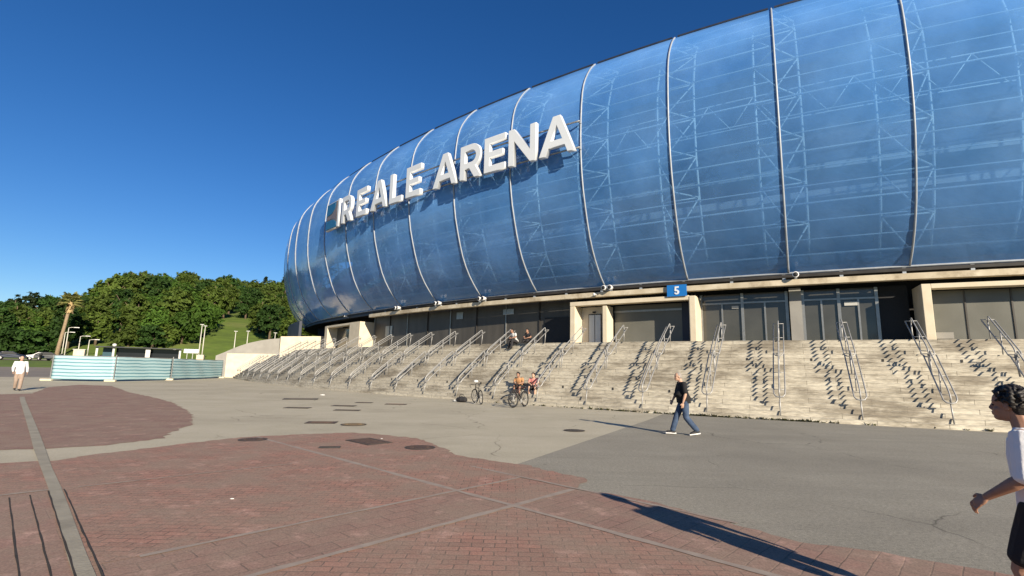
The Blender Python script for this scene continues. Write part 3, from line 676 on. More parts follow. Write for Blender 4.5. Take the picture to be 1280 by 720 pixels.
emb([[(-EW + .1, 1.05), (.2, 1.02), (.85, .85), (EW - .1, .62), (EW - .1, EH - .1), (.92, EH - .1), (.87, 2.15), (.62, 1.78), (.05, 1.44), (-EW + .1, 1.34)]], EMB_B, .04, .145, 'emblem_arc')

# number sign
num = empty('number_sign', PT(2.1, .42, 6.0), label='square blue sign with a white 5 above the cream pier', cat='sign')
SIGNB = mat('sign_blue', (.01, .16, .50), (.01, .145, .46), 2, .5)
kid(arcs(2.0, 2.215, .37, .42, 6.02, 6.68, .05).build('sign_board', SIGNB), num)
five = [[(.0, .17), (.10, .04), (.25, -.01), (.42, .03), (.54, .14), (.575, .31), (.52, .47), (.40, .57), (.27, .59), (.21, .575), (.235, .82), (.53, .82), (.53, 1), (.075, 1), (.025, .46), (.12, .40), (.22, .425), (.31, .40), (.365, .31), (.33, .20), (.24, .155), (.14, .19), (.085, .27)]]
o = solid(five, 'digit', LETTER, .02, .46, num); M_ = frame_at(2.107, .435, 6.12) @ Matrix.Diagonal((.46, .46, .46, 1)) @ Matrix.Translation((-.29, 0, 0)); o.parent = num; o.matrix_parent_inverse = Matrix.Translation(-Vector(num.location)); o.matrix_basis = M_

# floodlight pairs under the rim
CAMW = mat('white_lamp_housing', (.80, .80, .80), None, 5, .4)
def rim_lamp(t, lab, single=False):
    r = empty('rim_spotlight', PT(t, .32, 6.72), ANG(t), label=lab, cat='spotlight', group='white spotlights along the rim')
    for s in ((0,) if single else (-.20, .20)):
        MB().lathe([(.01, -.17), (.12, -.16), (.13, 0), (.155, .10), (.155, .15), (.13, .16)], 14, (s, .12, .08), 'y').build('lamp_head', CAMW, r, smooth=True)
        MB().lathe([(.01, 0), (.115, 0), (.115, .012), (.01, .013)], 14, (s, .285, .08), 'y').build('lens', BLACK, r, smooth=True)
    MB().box((0, -.05, -.06), (.5 if not single else .14, .06, .05)).box((0, -.18, -.06), (.07, .3, .05)).build('bracket', RIBM, r)
    return r
rim_lamp(.94, 'white round spotlight with black lens on the rim, above the glass doors', True)
rim_lamp(2.93, 'pair of white spotlights on the rim, above the olive shutter')
rim_lamp(4.92, 'pair of white spotlights on the rim, above the dark wall below letter R of ARENA')
rim_lamp(5.89, 'pair of white spotlights on the rim, second pair left of the lift bay')
rim_lamp(7.0, 'pair of white spotlights on the rim, third pair left of the lift bay')
rim_lamp(9.05, 'small white spotlight on the rim above the far cream portal', True)
sp = empty('wall_camera', PT(3.09, .34, 6.42), ANG(3.09), label='small white bullet camera on the fascia beam above the lift bay', cat='camera')
MB().lathe([(.01, -.14), (.07, -.13), (.07, .14), (.085, .15), (.085, .19), (.01, .2)], 10, (0, .12, 0), 'y').build('housing', CAMW, sp, smooth=True)
MB().tube([(0, -.06, .02), (0, .1, .04)], .025, 6).build('arm', CAMW, sp)

# parapet walls at the far end of the stairs and the grey ramp behind
def radial_wall(name, t, th, prof, m, lab, cat):
    """prof: (o, z) outline; th in bay units"""
    n = len(prof); V = [PT(t, o_, z) for o_, z in prof] + [PT(t + th, o_, z) for o_, z in prof]
    mbw = MB().add(V, [tuple(range(n)), tuple(range(2 * n - 1, n - 1, -1))] + [(i, (i + 1) % n, n + (i + 1) % n, n + i) for i in range(n)])
    o_ = mbw.build(name, m); return tag(o_, lab, cat)
radial_wall('parapet_wall', 12.36, .07, [(8.9, -.3), (2.9, -.3), (2.9, 2.98), (8.9, 2.86)], CREAM, 'cream parapet wall closing the far left end of the staircase, lower one', 'wall')
radial_wall('parapet_wall', 10.70, .09, [(4.35, -.3), (-.6, -.3), (-.6, 5.05), (4.35, 4.75)], CREAM, 'taller cream wall block at the top of the far staircase end', 'wall')
radial_wall('ramp_wall', 12.9, .6, [(10.2, -.3), (2.0, -.3), (2.0, 5.15), (3.0, 5.1), (4.2, 4.95), (5.4, 4.7), (6.6, 4.35), (7.6, 3.95), (8.6, 3.45), (9.4, 3.0), (10.2, 2.6)], GREYC, 'grey concrete ramp wall with curved top behind the cream wall', 'wall')
# ------------------------------------------------------------------ EOF part 1

# ------------------------------------------------------------------ sites for things far off: bearing of a photo column, distance r
def site(px, r, dz=0.0):
    g = cr * ((px - 640) / F) - cup * (90 / F) + cf; g.z = 0; g.normalize(); p = g * r
    return Vector((p.x, p.y, terrain(p.x, p.y) + dz))

# ------------------------------------------------------------------ manhole covers
IRON = mat('rusty_cast_iron', (.10, .062, .045), (.07, .045, .035), 9, .75, bump=.4)
IRON2 = mat('dark_cast_iron', (.075, .062, .052), (.05, .043, .037), 9, .7, bump=.4)
YEL = mat('ochre_cover', (.22, .155, .075), (.16, .11, .06), 6, .8)
def cover(px, py, w, d, m, lab, rnd=False, rz=0.0, z=.008):
    g = ground(px, py); r = empty('manhole_cover', (g.x, g.y, 0), rz, lab, 'manhole cover', 'manhole covers in the plaza')
    if rnd:
        MB().lathe([(w * .99, z), (w, z + .006), (w * .88, z + .008), (w * .87, z + .004)], 28).build('rim', IRON2, r)
        q = MB().lathe([(w * .86, z), (w * .86, z + .010), (.01, z + .011)], 28)
        for k in range(10):
            a = k * .628; q.box((w * .55 * math.cos(a), w * .55 * math.sin(a), z + .012), (w * .2, .02, .008), a)
        q.build('lid', m, r)
    else:
        f_ = MB()
        for sx in (-1, 1): f_.box((sx * (w / 2 - .02), 0, z + .004), (.04, d, .008))
        for sy in (-1, 1): f_.box((0, sy * (d / 2 - .02), z + .004), (w - .08, .04, .008))
        f_.build('rim', IRON2, r)
        q = MB().box((0, 0, z + .003), (w - .084, d - .084, .010))
        for k in range(5): q.box((0, -d / 2 + .1 + (d - .2) * k / 4, z + .010), (w * .7, .02, .005))
        q.build('lid', m, r)
cover(316, 550, .30, 0, IRON, 'round rusty manhole cover at the left end of the group, on the brick edge', True)
cover(525, 560, .32, 0, IRON, 'round rusty manhole cover on the brick just left of the grey asphalt', True)
cover(718, 538.5, .30, 0, IRON2, 'round manhole cover alone on the concrete in front of the walking man in black', True)
cover(461, 552.5, .62, .95, IRON, 'large square rusty cover set in the red brick', rz=rad(47), z=.012)
cover(412, 560, .42, .22, IRON2, 'small narrow dark drain grate in the brick beside the large square cover', rz=rad(10), z=.012)
cover(402, 528.5, .85, .55, IRON, 'brown rectangular cover on the concrete, left one of the nearest pair', rz=rad(8))
cover(442, 531, .36, 0, YEL, 'ochre round cover on the concrete, right one of the nearest pair', True)
cover(430, 507.5, .95, .55, IRON2, 'dark rectangular cover, far one of the middle pair on the concrete')
cover(434, 513, .95, .45, IRON2, 'dark rectangular cover, near one of the middle pair on the concrete', rz=.05)
cover(372, 510, .95, .5, IRON2, 'dark rectangular cover on the concrete left of the middle pair', rz=.03)
cover(495, 505.5, .95, .5, IRON, 'rectangular cover on the concrete nearest to the bicycles', rz=.08)
cover(455, 503.5, .75, .5, IRON2, 'faint rectangular cover close to the stairs, between two others', rz=.05)
cover(376, 499, 1.6, .9, IRON2, 'long worn rectangular cover farthest along the concrete', rz=.3)

# ------------------------------------------------------------------ striped hoarding
fence = empty('striped_hoarding', ground(141, 476.5), label='long low hoarding striped pale blue and white, beside the stairs', cat='fence')
def stripe_mat():
    m = bpy.data.materials.new('striped_sheeting'); m.use_nodes = True; t = m.node_tree; N = t.nodes; L = t.links; b = N['Principled BSDF']
    b.inputs['Roughness'].default_value = .45
    tc = N.new('ShaderNodeTexCoord'); sx = N.new('ShaderNodeSeparateXYZ'); L.new(tc.outputs['Object'], sx.inputs[0])
    nz = N.new('ShaderNodeTexNoise'); nz.inputs['Scale'].default_value = .8; L.new(tc.outputs['Object'], nz.inputs[0])
    ma = N.new('ShaderNodeMath'); ma.operation = 'MULTIPLY_ADD'; ma.inputs[1].default_value = .12; L.new(nz.outputs[0], ma.inputs[0]); L.new(sx.outputs[2], ma.inputs[2])
    md = N.new('ShaderNodeMath'); md.operation = 'MODULO'; md.inputs[1].default_value = .27; L.new(ma.outputs[0], md.inputs[0])
    rp = N.new('ShaderNodeValToRGB'); e = rp.color_ramp.elements; dv = N.new('ShaderNodeMath'); dv.operation = 'DIVIDE'; dv.inputs[1].default_value = .27; L.new(md.outputs[0], dv.inputs[0]); L.new(dv.outputs[0], rp.inputs[0])
    e[0].position = .0; e[0].color = (.33, .47, .51, 1); e[1].position = .40; e[1].color = (.36, .50, .53, 1)
    for p_, c_ in ((.50, (.10, .23, .28, 1)), (.72, (.085, .20, .25, 1)), (.82, (.28, .45, .50, 1)), (.97, (.40, .56, .60, 1))):
        q = e.new(p_); q.color = c_
    L.new(rp.outputs[0], b.inputs['Base Color']); return m
SMAT = stripe_mat()
fp = [ground(62, 475.8), ground(141, 477), ground(213, 475.3), ground(277, 472.6)]
for a, b in zip(fp, fp[1:]):
    d = b - a; L_ = d.length; n = int(L_ / .25); u = d.normalized(); w = Vector((-u.y, u.x, 0)); V = []; Fc = []; ZN = 16
    for i in range(n + 1):
        for k in range(ZN + 1):
            z = .10 + 1.86 * k / ZN; off = .035 * math.sin(k / ZN * 7 * 2 * math.pi) + .03 * math.sin(i * .5 + k * .2)
            p = a + u * (L_ * i / n) + w * off; V.append((p.x, p.y, z + .025 * math.sin(i * .21)))
    for i in range(n):
        for k in range(ZN): Fc.append((i * (ZN + 1) + k, (i + 1) * (ZN + 1) + k, (i + 1) * (ZN + 1) + k + 1, i * (ZN + 1) + k + 1))
    pn = MB().add(V, Fc).build('striped_panel', SMAT, smooth=True)
    so = pn.modifiers.new('t', 'SOLIDIFY'); so.thickness = .012
    kid(pn, fence)
    kid(MB().tube([(a.x, a.y, 1.99), (b.x, b.y, 1.99)], .03, 6).build('top_bar', GALV), fence)
for i, p in enumerate(fp):
    kid(MB().tube([(p.x + .06, p.y - .06, 0), (p.x + .06, p.y - .06, 2.15 if i in (1, 2) else 2.02)], .04, 8).build('post', ALU), fence)
    kid(MB().box((p.x + .05, p.y - .35, .08), (.75, .32, .16), .3).build('foot_block', CREAM, bevel=.03), fence)

# ------------------------------------------------------------------ cars, shelter, lamps and other far street furniture
def car(px, r, rz, paint, lab, kind='hatch'):
    c = empty('parked_car', site(px, r, .06), rz, lab, 'car', None)
    prof = [(-2.05, .35), (-2.1, .62), (-2.02, .92), (-1.75, 1.02), (-1.25, 1.40), (-.6, 1.47), (.25, 1.44), (.95, 1.02), (1.75, .86), (2.08, .66), (2.1, .35)]
    V = []; n = len(prof)
    rows = []
    for y, kx, kz in ((-.86, .98, .96), (-.80, 1, 1), (.80, 1, 1), (.86, .98, .96)):
        rows.append([(x * kx, y * (1 if z < 1.0 else .80), .35 + (z - .35) * kz) for x, z in prof])
    for rr in rows: V += rr
    Fc = [tuple(range(n)), tuple(range(4 * n - 1, 3 * n - 1, -1))]
    for i in range(3):
        for k in range(n): Fc.append((i * n + k, i * n + (k + 1) % n, (i + 1) * n + (k + 1) % n, (i + 1) * n + k))
    MB().add(V, Fc).build('body', paint, c, bevel=.03)
    for s in (-1, 1):
        MB().add([(-1.35, s * .80, 1.0), (.78, s * .80, 1.0), (.15, s * .655, 1.38), (-1.0, s * .655, 1.40)], [(0, 1, 2, 3)]).build('side_window', GLASSD, c).location = (0, s * .04, 0)
    MB().add([(.97, -.66, 1.03), (.97, .66, 1.03), (.30, .58, 1.42), (.30, -.58, 1.42)], [(0, 1, 2, 3)]).build('windscreen', GLASSD, c).location = (.03, 0, .015)
    for x in (-1.28, 1.30):
        for s in (-1, 1):
            w = MB().lathe([(.30, -.10), (.325, -.07), (.325, .07), (.30, .10)], 18, (0, 0, 0), 'y').build('wheel', BLACK, c, smooth=True); w.location = (x, s * .80, .325)
            MB().lathe([(.19, -.105), (.19, .105)], 14, (0, 0, 0), 'y').build('rim', GALV, w)
    for s in (-1, 1): MB().box((2.06, s * .6, .68), (.06, .34, .12)).build('headlight', CAMW, c)
    for s in (-1, 1): MB().box((-2.06, s * .66, .78), (.06, .22, .14)).build('tail_light', mat('red_lamp', (.35, .02, .02), None, 4, .3), c)
    return c
NAVYP = mat('dark_blue_car_paint', (.012, .016, .035), None, 2, .2, spec=.6)
WHITEP = mat('white_car_paint', (.72, .72, .70), None, 2, .25, spec=.6)
GREYP = mat('dark_grey_car_paint', (.045, .047, .05), None, 2, .25, spec=.6)
car(13, 126, rad(40), NAVYP, 'dark blue car on the road at the far left edge')
car(49, 127, rad(220), WHITEP, 'white car on the road just left of the striped hoarding')
car(61, 124, rad(42), GREYP, 'dark grey car behind the left end of the striped hoarding')
GLB = mat('dark_tinted_panel', (.012, .014, .018), None, 1, .15)
TEALP = mat('teal_panel', (.02, .07, .10), None, 1, .3)
PALEM = mat('pale_grey_metal', (.55, .55, .53), None, 3, .5)
sh = empty('bus_shelter', site(174, 112), rad(28), 'long low dark glazed shelter with pale posts behind the striped hoarding', 'shelter')
MB().box((0, 0, 3.25), (12.4, 2.6, .14)).build('roof', GREYP, sh)
MB().box((1.2, .9, 2.3), (9.6, .06, 1.7)).build('glass_panel', GLB, sh)
MB().box((-4.7, .9, 2.3), (1.5, .06, 1.7)).build('teal_panel', TEALP, sh)
for x in (-6.0, -3.7, 1.2, 6.0): MB().box((x, -.6, 1.6), (.32 if x != 1.2 else .7, .2, 3.2)).build('post', PALEM, sh)
kb = empty('white_kiosk', site(98, 128), rad(30), 'small cream service cabinet beside the lamp posts and the palm', 'cabinet')
MB().box((0, 0, 1.1), (1.7, 1.3, 2.2)).build('cabinet', CREAM, kb, bevel=.06)
MB().box((0, 0, 2.26), (1.9, 1.5, .12)).build('lid', PALEM, kb)
MB().box((.1, -.66, 1.1), (.8, .03, 1.7)).build('door', LIFTW, kb)
sg = empty('road_sign', site(244, 124), rad(20), 'white horizontal sign board beside the twin flag poles', 'sign')
MB().box((-.9, 0, 2.6), (2.6, .12, .8)).build('board', WSTEEL, sg); MB().tube([(-.6, .12, 0), (-.6, .12, 2.8)], .06, 8).build('post', PALEM, sg); MB().tube([(-1.6, .12, 0), (-1.6, .12, 2.8)], .06, 8).build('post', PALEM, sg)
pb = empty('pole_plinth', site(250, 123.2), rad(20), 'cream concrete block at the foot of the twin flag poles', 'plinth')
MB().box((0, 0, .9), (1.3, 1.0, 1.8)).build('block', CREAM, pb, bevel=.05); MB().box((0, 0, 1.84), (1.4, 1.1, .08)).build('cap', PALEM, pb)
wl = empty('planter_wall', site(295, 124), rad(25), 'low white planter wall in front of the grass slope', 'wall')
MB().box((0, 0, .9), (5.6, .4, 1.3)).build('wall', CREAM, wl, bevel=.04); MB().box((0, 0, 1.6), (5.8, .55, .1)).build('coping', WSTEEL, wl)
POLEM = mat('pale_pole_paint', (.58, .56, .48), None, 3, .5)
def pole(px, r, h, lab, lean=0):
    q = empty('flag_pole', site(px, r), 0, lab, 'pole', 'tall pale poles on the far lawn')
    MB().tube([(0, 0, 0), (0, 0, h)], [.13, .07], 8).build('shaft', POLEM, q, smooth=True)
    MB().box((0, 0, h + .05), (.7, .3, .12), .4).build('lamp_head', PALEM, q)
    MB().box((0, 0, .1), (.4, .4, .2)).build('base', PALEM, q)
pole(247.5, 125, 8.2, 'tall pale pole, left one of the close pair'); pole(251.7, 126, 8.0, 'tall pale pole, right one of the close pair')
pole(291, 126, 7.2, 'tall pale pole on the lawn, between the close pair and the ramp wall'); pole(306.5, 125, 7.3, 'tall pale pole standing beside the ramp wall edge'); pole(341, 132, 7.6, 'tall pale pole rising behind the grey ramp wall')
LAMPG = mat('lamp_white_globe', (.75, .74, .70), None, 3, .4)
def lamp(px, r, h, lab, globe=False):
    q = empty('street_lamp', site(px, r), rad(40), lab, 'street lamp', 'street lamps by the far road')
    MB().tube([(0, 0, 0), (0, 0, h)], [.11, .06], 8).build('post', POLEM, q, smooth=True)
    if globe: MB().lathe([(.02, -.3), (.28, -.2), (.36, 0), (.28, .2), (.02, .3)], 12, (0, 0, h + .2)).build('globe', LAMPG, q, smooth=True)
    else:
        MB().tube([(0, 0, h - .05), (.35, 0, h + .08), (.9, 0, h + .1)], .05, 6).build('arm', POLEM, q)
        MB().box((1.15, 0, h + .1), (.8, .35, .14)).build('lamp_head', LAMPG, q, bevel=.04)
lamp(79.5, 128, 6.3, 'street lamp in front of the palm trunk'); lamp(76, 140, 5.4, 'farther street lamp partly behind the palm trunk')
lamp(96, 135, 5.0, 'street lamp behind the cream cabinet'); lamp(108, 129, 4.2, 'short street lamp right of the cream cabinet')
lamp(140.5, 120, 3.0, 'short globe lamp above the hoarding, by the dark shelter', True); lamp(217, 128, 2.6, 'small globe lamp on the lawn right of the shelter', True); lamp(299, 140, 2.6, 'small globe lamp on the grass between two pale poles', True)
for px, r, lab in ((50, 122, 'dark bollard beyond the white car'), (75, 124, 'dark bollard under the palm'), (126, 121, 'dark bollard between the cabinet and the globe lamp')):
    q = empty('bollard', site(px, r), 0, lab, 'bollard', 'dark bollards by the road')
    MB().lathe([(.16, 0), (.16, .9), (.22, .92), (.22, 1.25), (.1, 1.32)], 12).build('body', BLACK, q, smooth=True); MB().lathe([(.2, 0), (.2, .05), (.15, .06)], 12).build('base', IRON2, q)

# ------------------------------------------------------------------ trees
BARK = mat('bark', (.16, .115, .075), (.10, .075, .05), 4, .95, bump=.4)
LEAF = {'dark': leaf_mat('dark_leaves', (.040, .088, .016), (.026, .058, .012)), 'mid': leaf_mat('green_leaves', (.070, .135, .018), (.046, .095, .014)),
        'olive': leaf_mat('olive_leaves', (.092, .135, .022), (.062, .096, .016)), 'bright': leaf_mat('yellow_green_leaves', (.22, .27, .022), (.16, .20, .018)),
        'conifer': leaf_mat('conifer_needles', (.028, .045, .014), (.018, .03, .010))}
def crown(seed, rx, rz, base, nl=7, leaves=2600, size=.5, cone=False):
    g = random.Random(seed); V = []; Fc = []
    lobes = []
    for k in range(nl):
        a = g.uniform(0, 6.28); d = rx * g.uniform(.15, .62); h = g.uniform(.15, .85)
        rr = rx * g.uniform(.38, .62) * (1 - .35 * h)
        lobes.append((d * math.cos(a) * (1 - .5 * h), d * math.sin(a) * (1 - .5 * h), base + h * rz * 1.5, rr, rr * g.uniform(.7, .95)))
    lobes.append((0, 0, base + rz * .75, rx * .7, rz * .7))
    clumps = []
    for k in range(leaves // 18):
        if cone:
            h = g.random() ** .8; a = g.uniform(0, 6.28); rr = rx * (1 - h) ** .75 * g.uniform(.55, 1.05) + .1
            clumps.append((Vector((rr * math.cos(a), rr * math.sin(a), base + h * rz * 2)), Vector((math.cos(a), math.sin(a), .4))))
        else:
            L = lobes[g.randrange(len(lobes))] if g.random() < .85 else lobes[-1]
            d = Vector((g.gauss(0, 1), g.gauss(0, 1), g.gauss(.25, 1))).normalized(); q = g.uniform(.72, 1.06)
            clumps.append((Vector((L[0] + d.x * L[3] * q, L[1] + d.y * L[3] * q, L[2] + d.z * L[4] * q)), d))
    for c, d in clumps:
        for j in range(18):
            p = c + Vector((g.gauss(0, .42), g.gauss(0, .42), g.gauss(0, .30))) * size * 1.5
            nrm = (d * .9 + Vector((g.gauss(0, .7), g.gauss(0, .7), g.gauss(.3, .7)))).normalized()
            u = nrm.orthogonal().normalized(); w = nrm.cross(u); s_ = size * g.uniform(.5, 1.15); a = g.uniform(0, 3.14)
            u2 = (u * math.cos(a) + w * math.sin(a)) * s_; w2 = (w * math.cos(a) - u * math.sin(a)) * s_ * .62
            k0 = len(V); V += [p - u2, p - w2 * .9 + nrm * .08, p + u2, p + w2 * .9 + nrm * .08]; Fc.append((k0, k0 + 1, k0 + 2, k0 + 3))
    return MB().add(V, Fc)
def trunk(seed, h, r):
    g = random.Random(seed); m_ = MB()
    m_.tube([(0, 0, -.6), (.05, 0, h * .3), (g.uniform(-.2, .2), g.uniform(-.2, .2), h * .6), (g.uniform(-.3, .3), g.uniform(-.3, .3), h * .95)], [r * 1.3, r, r * .7, r * .25], 7)
    for k in range(4):
        a = k * 1.6 + g.uniform(0, .6); z = h * g.uniform(.35, .55)
        m_.tube([(0, 0, z), (math.cos(a) * h * .12, math.sin(a) * h * .12, z + h * .12), (math.cos(a) * h * .25, math.sin(a) * h * .25, z + h * .25)], [r * .5, r * .35, r * .15], 5)
    return m_
def tree_proto(name, seed, leaf, rx, rz, base, th, **kw):
    t = empty(name, (0, 0, 0))
    crown(seed, rx, rz, base, **kw).build('crown', LEAF[leaf], t)
    trunk(seed, th, .28).build('trunk', BARK, t, smooth=True)
    return t
PROTO = {
 'dark': [tree_proto('broadleaf_tree', 11, 'dark', 5.0, 4.9, 1.6, 9), tree_proto('broadleaf_tree', 12, 'dark', 4.4, 5.4, 1.4, 10)],
 'mid': [tree_proto('broadleaf_tree', 21, 'mid', 5.2, 4.9, 1.4, 9), tree_proto('broadleaf_tree', 22, 'mid', 4.4, 4.9, 1.3, 9), tree_proto('broadleaf_tree', 23, 'mid', 5.6, 4.5, 1.0, 8)],
 'olive': [tree_proto('broadleaf_tree', 31, 'olive', 5.0, 5.2, 1.6, 10), tree_proto('broadleaf_tree', 32, 'olive', 4.4, 5.5, 1.6, 10)],
 'bright': [tree_proto('broadleaf_tree', 41, 'bright', 4.6, 4.6, 1.2, 8)],
 'bush': [tree_proto('large_shrub', 51, 'dark', 5.0, 2.8, .6, 4, leaves=2200), tree_proto('large_shrub', 52, 'olive', 4.6, 2.6, .5, 4, leaves=2200)],
 'conifer': [tree_proto('conifer_tree', 61, 'conifer', 2.4, 6.0, 1.0, 10, cone=True, leaves=1800, size=.4)],
}
used = set()
TREELAB = {'dark': 'dark green leafy tree in the crowded wood on the hillside', 'mid': 'mid green leafy tree in the crowded wood on the hillside', 'olive': 'olive brown green tree in the crowded wood on the hillside',
           'bright': 'bright yellow green tree in the middle of the hillside wood', 'bush': 'large rounded dark shrub at the foot of the wooded hill', 'conifer': 'dark pointed conifer on the skyline beside the stadium'}
def plant(kind, px, r, sc, label=None, group=None, var=None, rot=None):
    g = PROTO[kind]; i_ = rng.randrange(len(g)) if var is None else var; p = g[i_]
    if id(p) in used: o_ = copy_tree(p)
    else: o_ = p; used.add(id(p))
    o_.location = site(px, r, -.1); o_.rotation_euler = (0, 0, rng.uniform(0, 6.28) if rot is None else rot); s_ = sc * rng.uniform(.92, 1.08); o_.scale = (s_, s_, s_ * rng.uniform(.92, 1.1))
    tag(o_, label or TREELAB[kind], {'bush': 'shrub'}.get(kind, 'tree'), group or f'{kind} trees of the hillside wood')
    return o_
rows = [(152, 1.0), (163, 1.0), (174, 1.0), (186, 1.05), (198, 1.05), (212, 1.1), (228, 1.1), (246, 1.1), (266, 1.15), (288, 1.15), (312, 1.15)]
for ri, (r, sc) in enumerate(rows):
    stepd = 6.6 * sc
    n = int(r * rad(32) / stepd)
    for k in range(n + 1):
        az = 19.5 + 27 * (k + rng.uniform(-.3, .3)) / n; rr = r + rng.uniform(-4.5, 4.5)
        px = 640 - math.tan(rad(az)) * F * 1.0
        if px < -25: continue
        if 254 < px < 318 and rr < 182: continue
        if 225 < px < 345 and rr < 158: continue               # lawn
        if 128 < px < 162 and rr < 163: continue               # gap behind the lamps
        if 60 < px < 128 and rr < 150: continue
        q = rng.random()
        kind = 'mid' if q < .42 else 'dark' if q < .68 else 'olive'
        if 150 < px < 200 and 205 < rr < 260 and q < .5: kind = 'bright'
        if px > 230 and r > 200 and q < .45: kind = 'olive'
        plant(kind, px, rr, sc * rng.uniform(.85, 1.2))
for px, r, sc, v, lab in ((158, 148, .95, 1, 'broad olive green shrub behind the left end of the dark shelter'), (188, 147, 1.05, 0, 'broad dark shrub on the lawn behind the dark shelter'), (205, 149, .9, 1, 'rounded olive shrub at the left end of the lawn'),
                          (22, 146, 1.15, 0, 'big dark shrub behind the dark blue car'), (44, 145, 1.05, 0, 'big dark shrub left of the palm'), (262, 126, .16, 0, 'tiny dark shrub beside the twin poles')):
    plant('bush', px, r, sc, lab, 'shrubs at the foot of the hill', v)
for px, r, sc in ((322, 300, 1.0), (333, 298, .95), (347, 280, 1.25)):
    plant('conifer', px, r, sc, {322: 'dark pointed conifer on the skyline, left of three', 333: 'dark pointed conifer on the skyline, middle of three', 347: 'tall dark conifer on the skyline nearest to the stadium'}[px], 'conifers on the skyline')
# umbrella pine at the far left
up_ = empty('umbrella_pine', site(26, 262), label='dark flat topped pine standing above the wood at far left', cat='tree')
crown(71, 8.0, 3.0, 9.5, nl=9, leaves=2600).build('crown', LEAF['conifer'], up_); trunk(72, 12, .5).build('trunk', BARK, up_, smooth=True); up_.scale = (1.2, 1.2, 1.15)
# the palm
palm = empty('palm_tree', site(69.5, 140), label='tall leaning palm with a shaggy tan skirt under its fronds', cat='palm')
PALMT = mat('palm_trunk_bark', (.30, .225, .14), (.22, .16, .10), 5, .95); SKIRT = mat('dead_fronds', (.42, .31, .16), (.32, .23, .11), 4, .95)
FROND = leaf_mat('palm_fronds', (.30, .29, .10), (.20, .21, .06))
lean = Vector((.55, .4, 0))
MB().tube([(0, 0, -.3), lean * .25 + Vector((0, 0, 3)), lean * .8 + Vector((0, 0, 7)), lean * 1.25 + Vector((0, 0, 11.2))], [.46, .34, .30, .28], 9).build('trunk', PALMT, palm, smooth=True)
g = random.Random(9); m_ = MB(); hd = lean * 1.32 + Vector((0, 0, 11.6))
for k in range(90):
    a = g.uniform(0, 6.28); z0 = g.uniform(-1.4, .3); d = Vector((math.cos(a), math.sin(a), 0)); w = Vector((-math.sin(a), math.cos(a), 0)) * .09
    p = hd + d * .25 + Vector((0, 0, z0)); q = hd + d * g.uniform(.5, .85) + Vector((0, 0, z0 - g.uniform(.5, 1.0))); m_.add([p - w, p + w, q + w, q - w], [(0, 1, 2, 3)])
m_.build('dead_frond_skirt', SKIRT, palm)
for k in range(30):
    a = k * 2.4 + g.uniform(-.2, .2); el = g.uniform(-.45, 1.35); d = Vector((math.cos(a) * math.cos(el), math.sin(a) * math.cos(el), math.sin(el))); m_ = MB(); L_ = g.uniform(1.1, 1.6)
    e = hd + Vector((0, 0, .3)) + d * L_; m_.tube([hd + Vector((0, 0, .2)), e], [.05, .03], 5)
    sd = Vector((-math.sin(a), math.cos(a), 0)); up2 = sd.cross(d)
    for f in range(15):
        b_ = -1.5 + 3.0 * f / 14; v_ = (d * math.cos(b_) + sd * math.sin(b_)).normalized(); R1 = g.uniform(1.0, 1.35)
        w = (sd * math.cos(b_) - d * math.sin(b_)) * .13; tip = e + v_ * R1 - Vector((0, 0, .28)) * R1; md_ = e + v_ * R1 * .6
        m_.add([e, md_ + w, tip, md_ - w], [(0, 1, 2, 3)])
    m_.build('frond', FROND, palm)

# ------------------------------------------------------------------ weeds along the foot of the stairs
WEED = leaf_mat('weed_leaves', (.10, .11, .03), (.06, .065, .025)); g = random.Random(3); m_ = MB()
for k in range(240):
    t = g.choice([g.uniform(-.2, 3.2), g.gauss(2.3, .35), g.gauss(1.6, .2), g.gauss(1.05, .12)]); d = d_bottom(t) - .02
    b_ = PT(t, d + g.uniform(0, .09), .0); h = g.uniform(.02, .13)
    for j in range(9):
        a = g.uniform(0, 6.28); l = Vector((math.cos(a), math.sin(a), 0)); w = Vector((-l.y, l.x, 0)) * .016; q = b_ + l * h * .9 + Vector((0, 0, h * g.uniform(.3, 1)))
        m_.add([b_ - w, b_ + w, q + w * .5, q - w * .5], [(0, 1, 2, 3)])
tag(m_.build('weeds', WEED), 'scrubby weeds and dirt growing along the foot of the stairs', 'weeds', kind='stuff')
# litter specks
LIT = mat('white_litter', (.75, .74, .70), None, 5, .7); g = random.Random(8)
for px, py, lab in ((290, 625, 'white scrap of litter in the middle of the brick'), (403, 494.5, 'white crumpled bag on the ground at the foot of the stairs'), (477, 549, 'white paper scrap beside the large square cover')):
    p = ground(px, py); V = []
    m_ = MB(); s_ = .022 if px != 403 else .12
    m_.lathe([(s_ * .3, 0), (s_, s_ * .15), (s_ * .8, s_ * .6), (s_ * .2, s_ * .8)], 7); o_ = m_.build('litter', LIT); o_.location = (p.x, p.y, .012); o_.scale = (1.2, .8, .6); tag(o_, lab, 'litter')

# ------------------------------------------------------------------ people
SKIN = mat('skin', (.34, .185, .12), (.28, .145, .092), 14, .55)
SKIN_P = mat('pale_skin', (.50, .31, .22), (.46, .28, .19), 14, .55)
HAIRB = mat('black_hair', (.016, .012, .010), (.008, .007, .006), 40, .55)
HAIRG = mat('grey_hair', (.30, .27, .24), (.22, .20, .18), 40, .7)
TEE_W = mat('white_tee', (.78, .78, .78), (.70, .70, .71), .8, .85, bump=.9, detail=3); TEE_B = mat('black_tee', (.014, .013, .015), (.010, .010, .011), 6, .9)
JEAN = mat('blue_jeans', (.065, .10, .17), (.036, .058, .105), 7, .9, bump=.8); SHORT_B = mat('black_shorts', (.016, .016, .019), None, 1.0, .85, bump=.9)
BEIGE = mat('beige_trousers', (.33, .25, .20), (.28, .21, .165), 5, .9); PINK = mat('pink_tee', (.62, .25, .22), (.55, .21, .18), 5, .9)
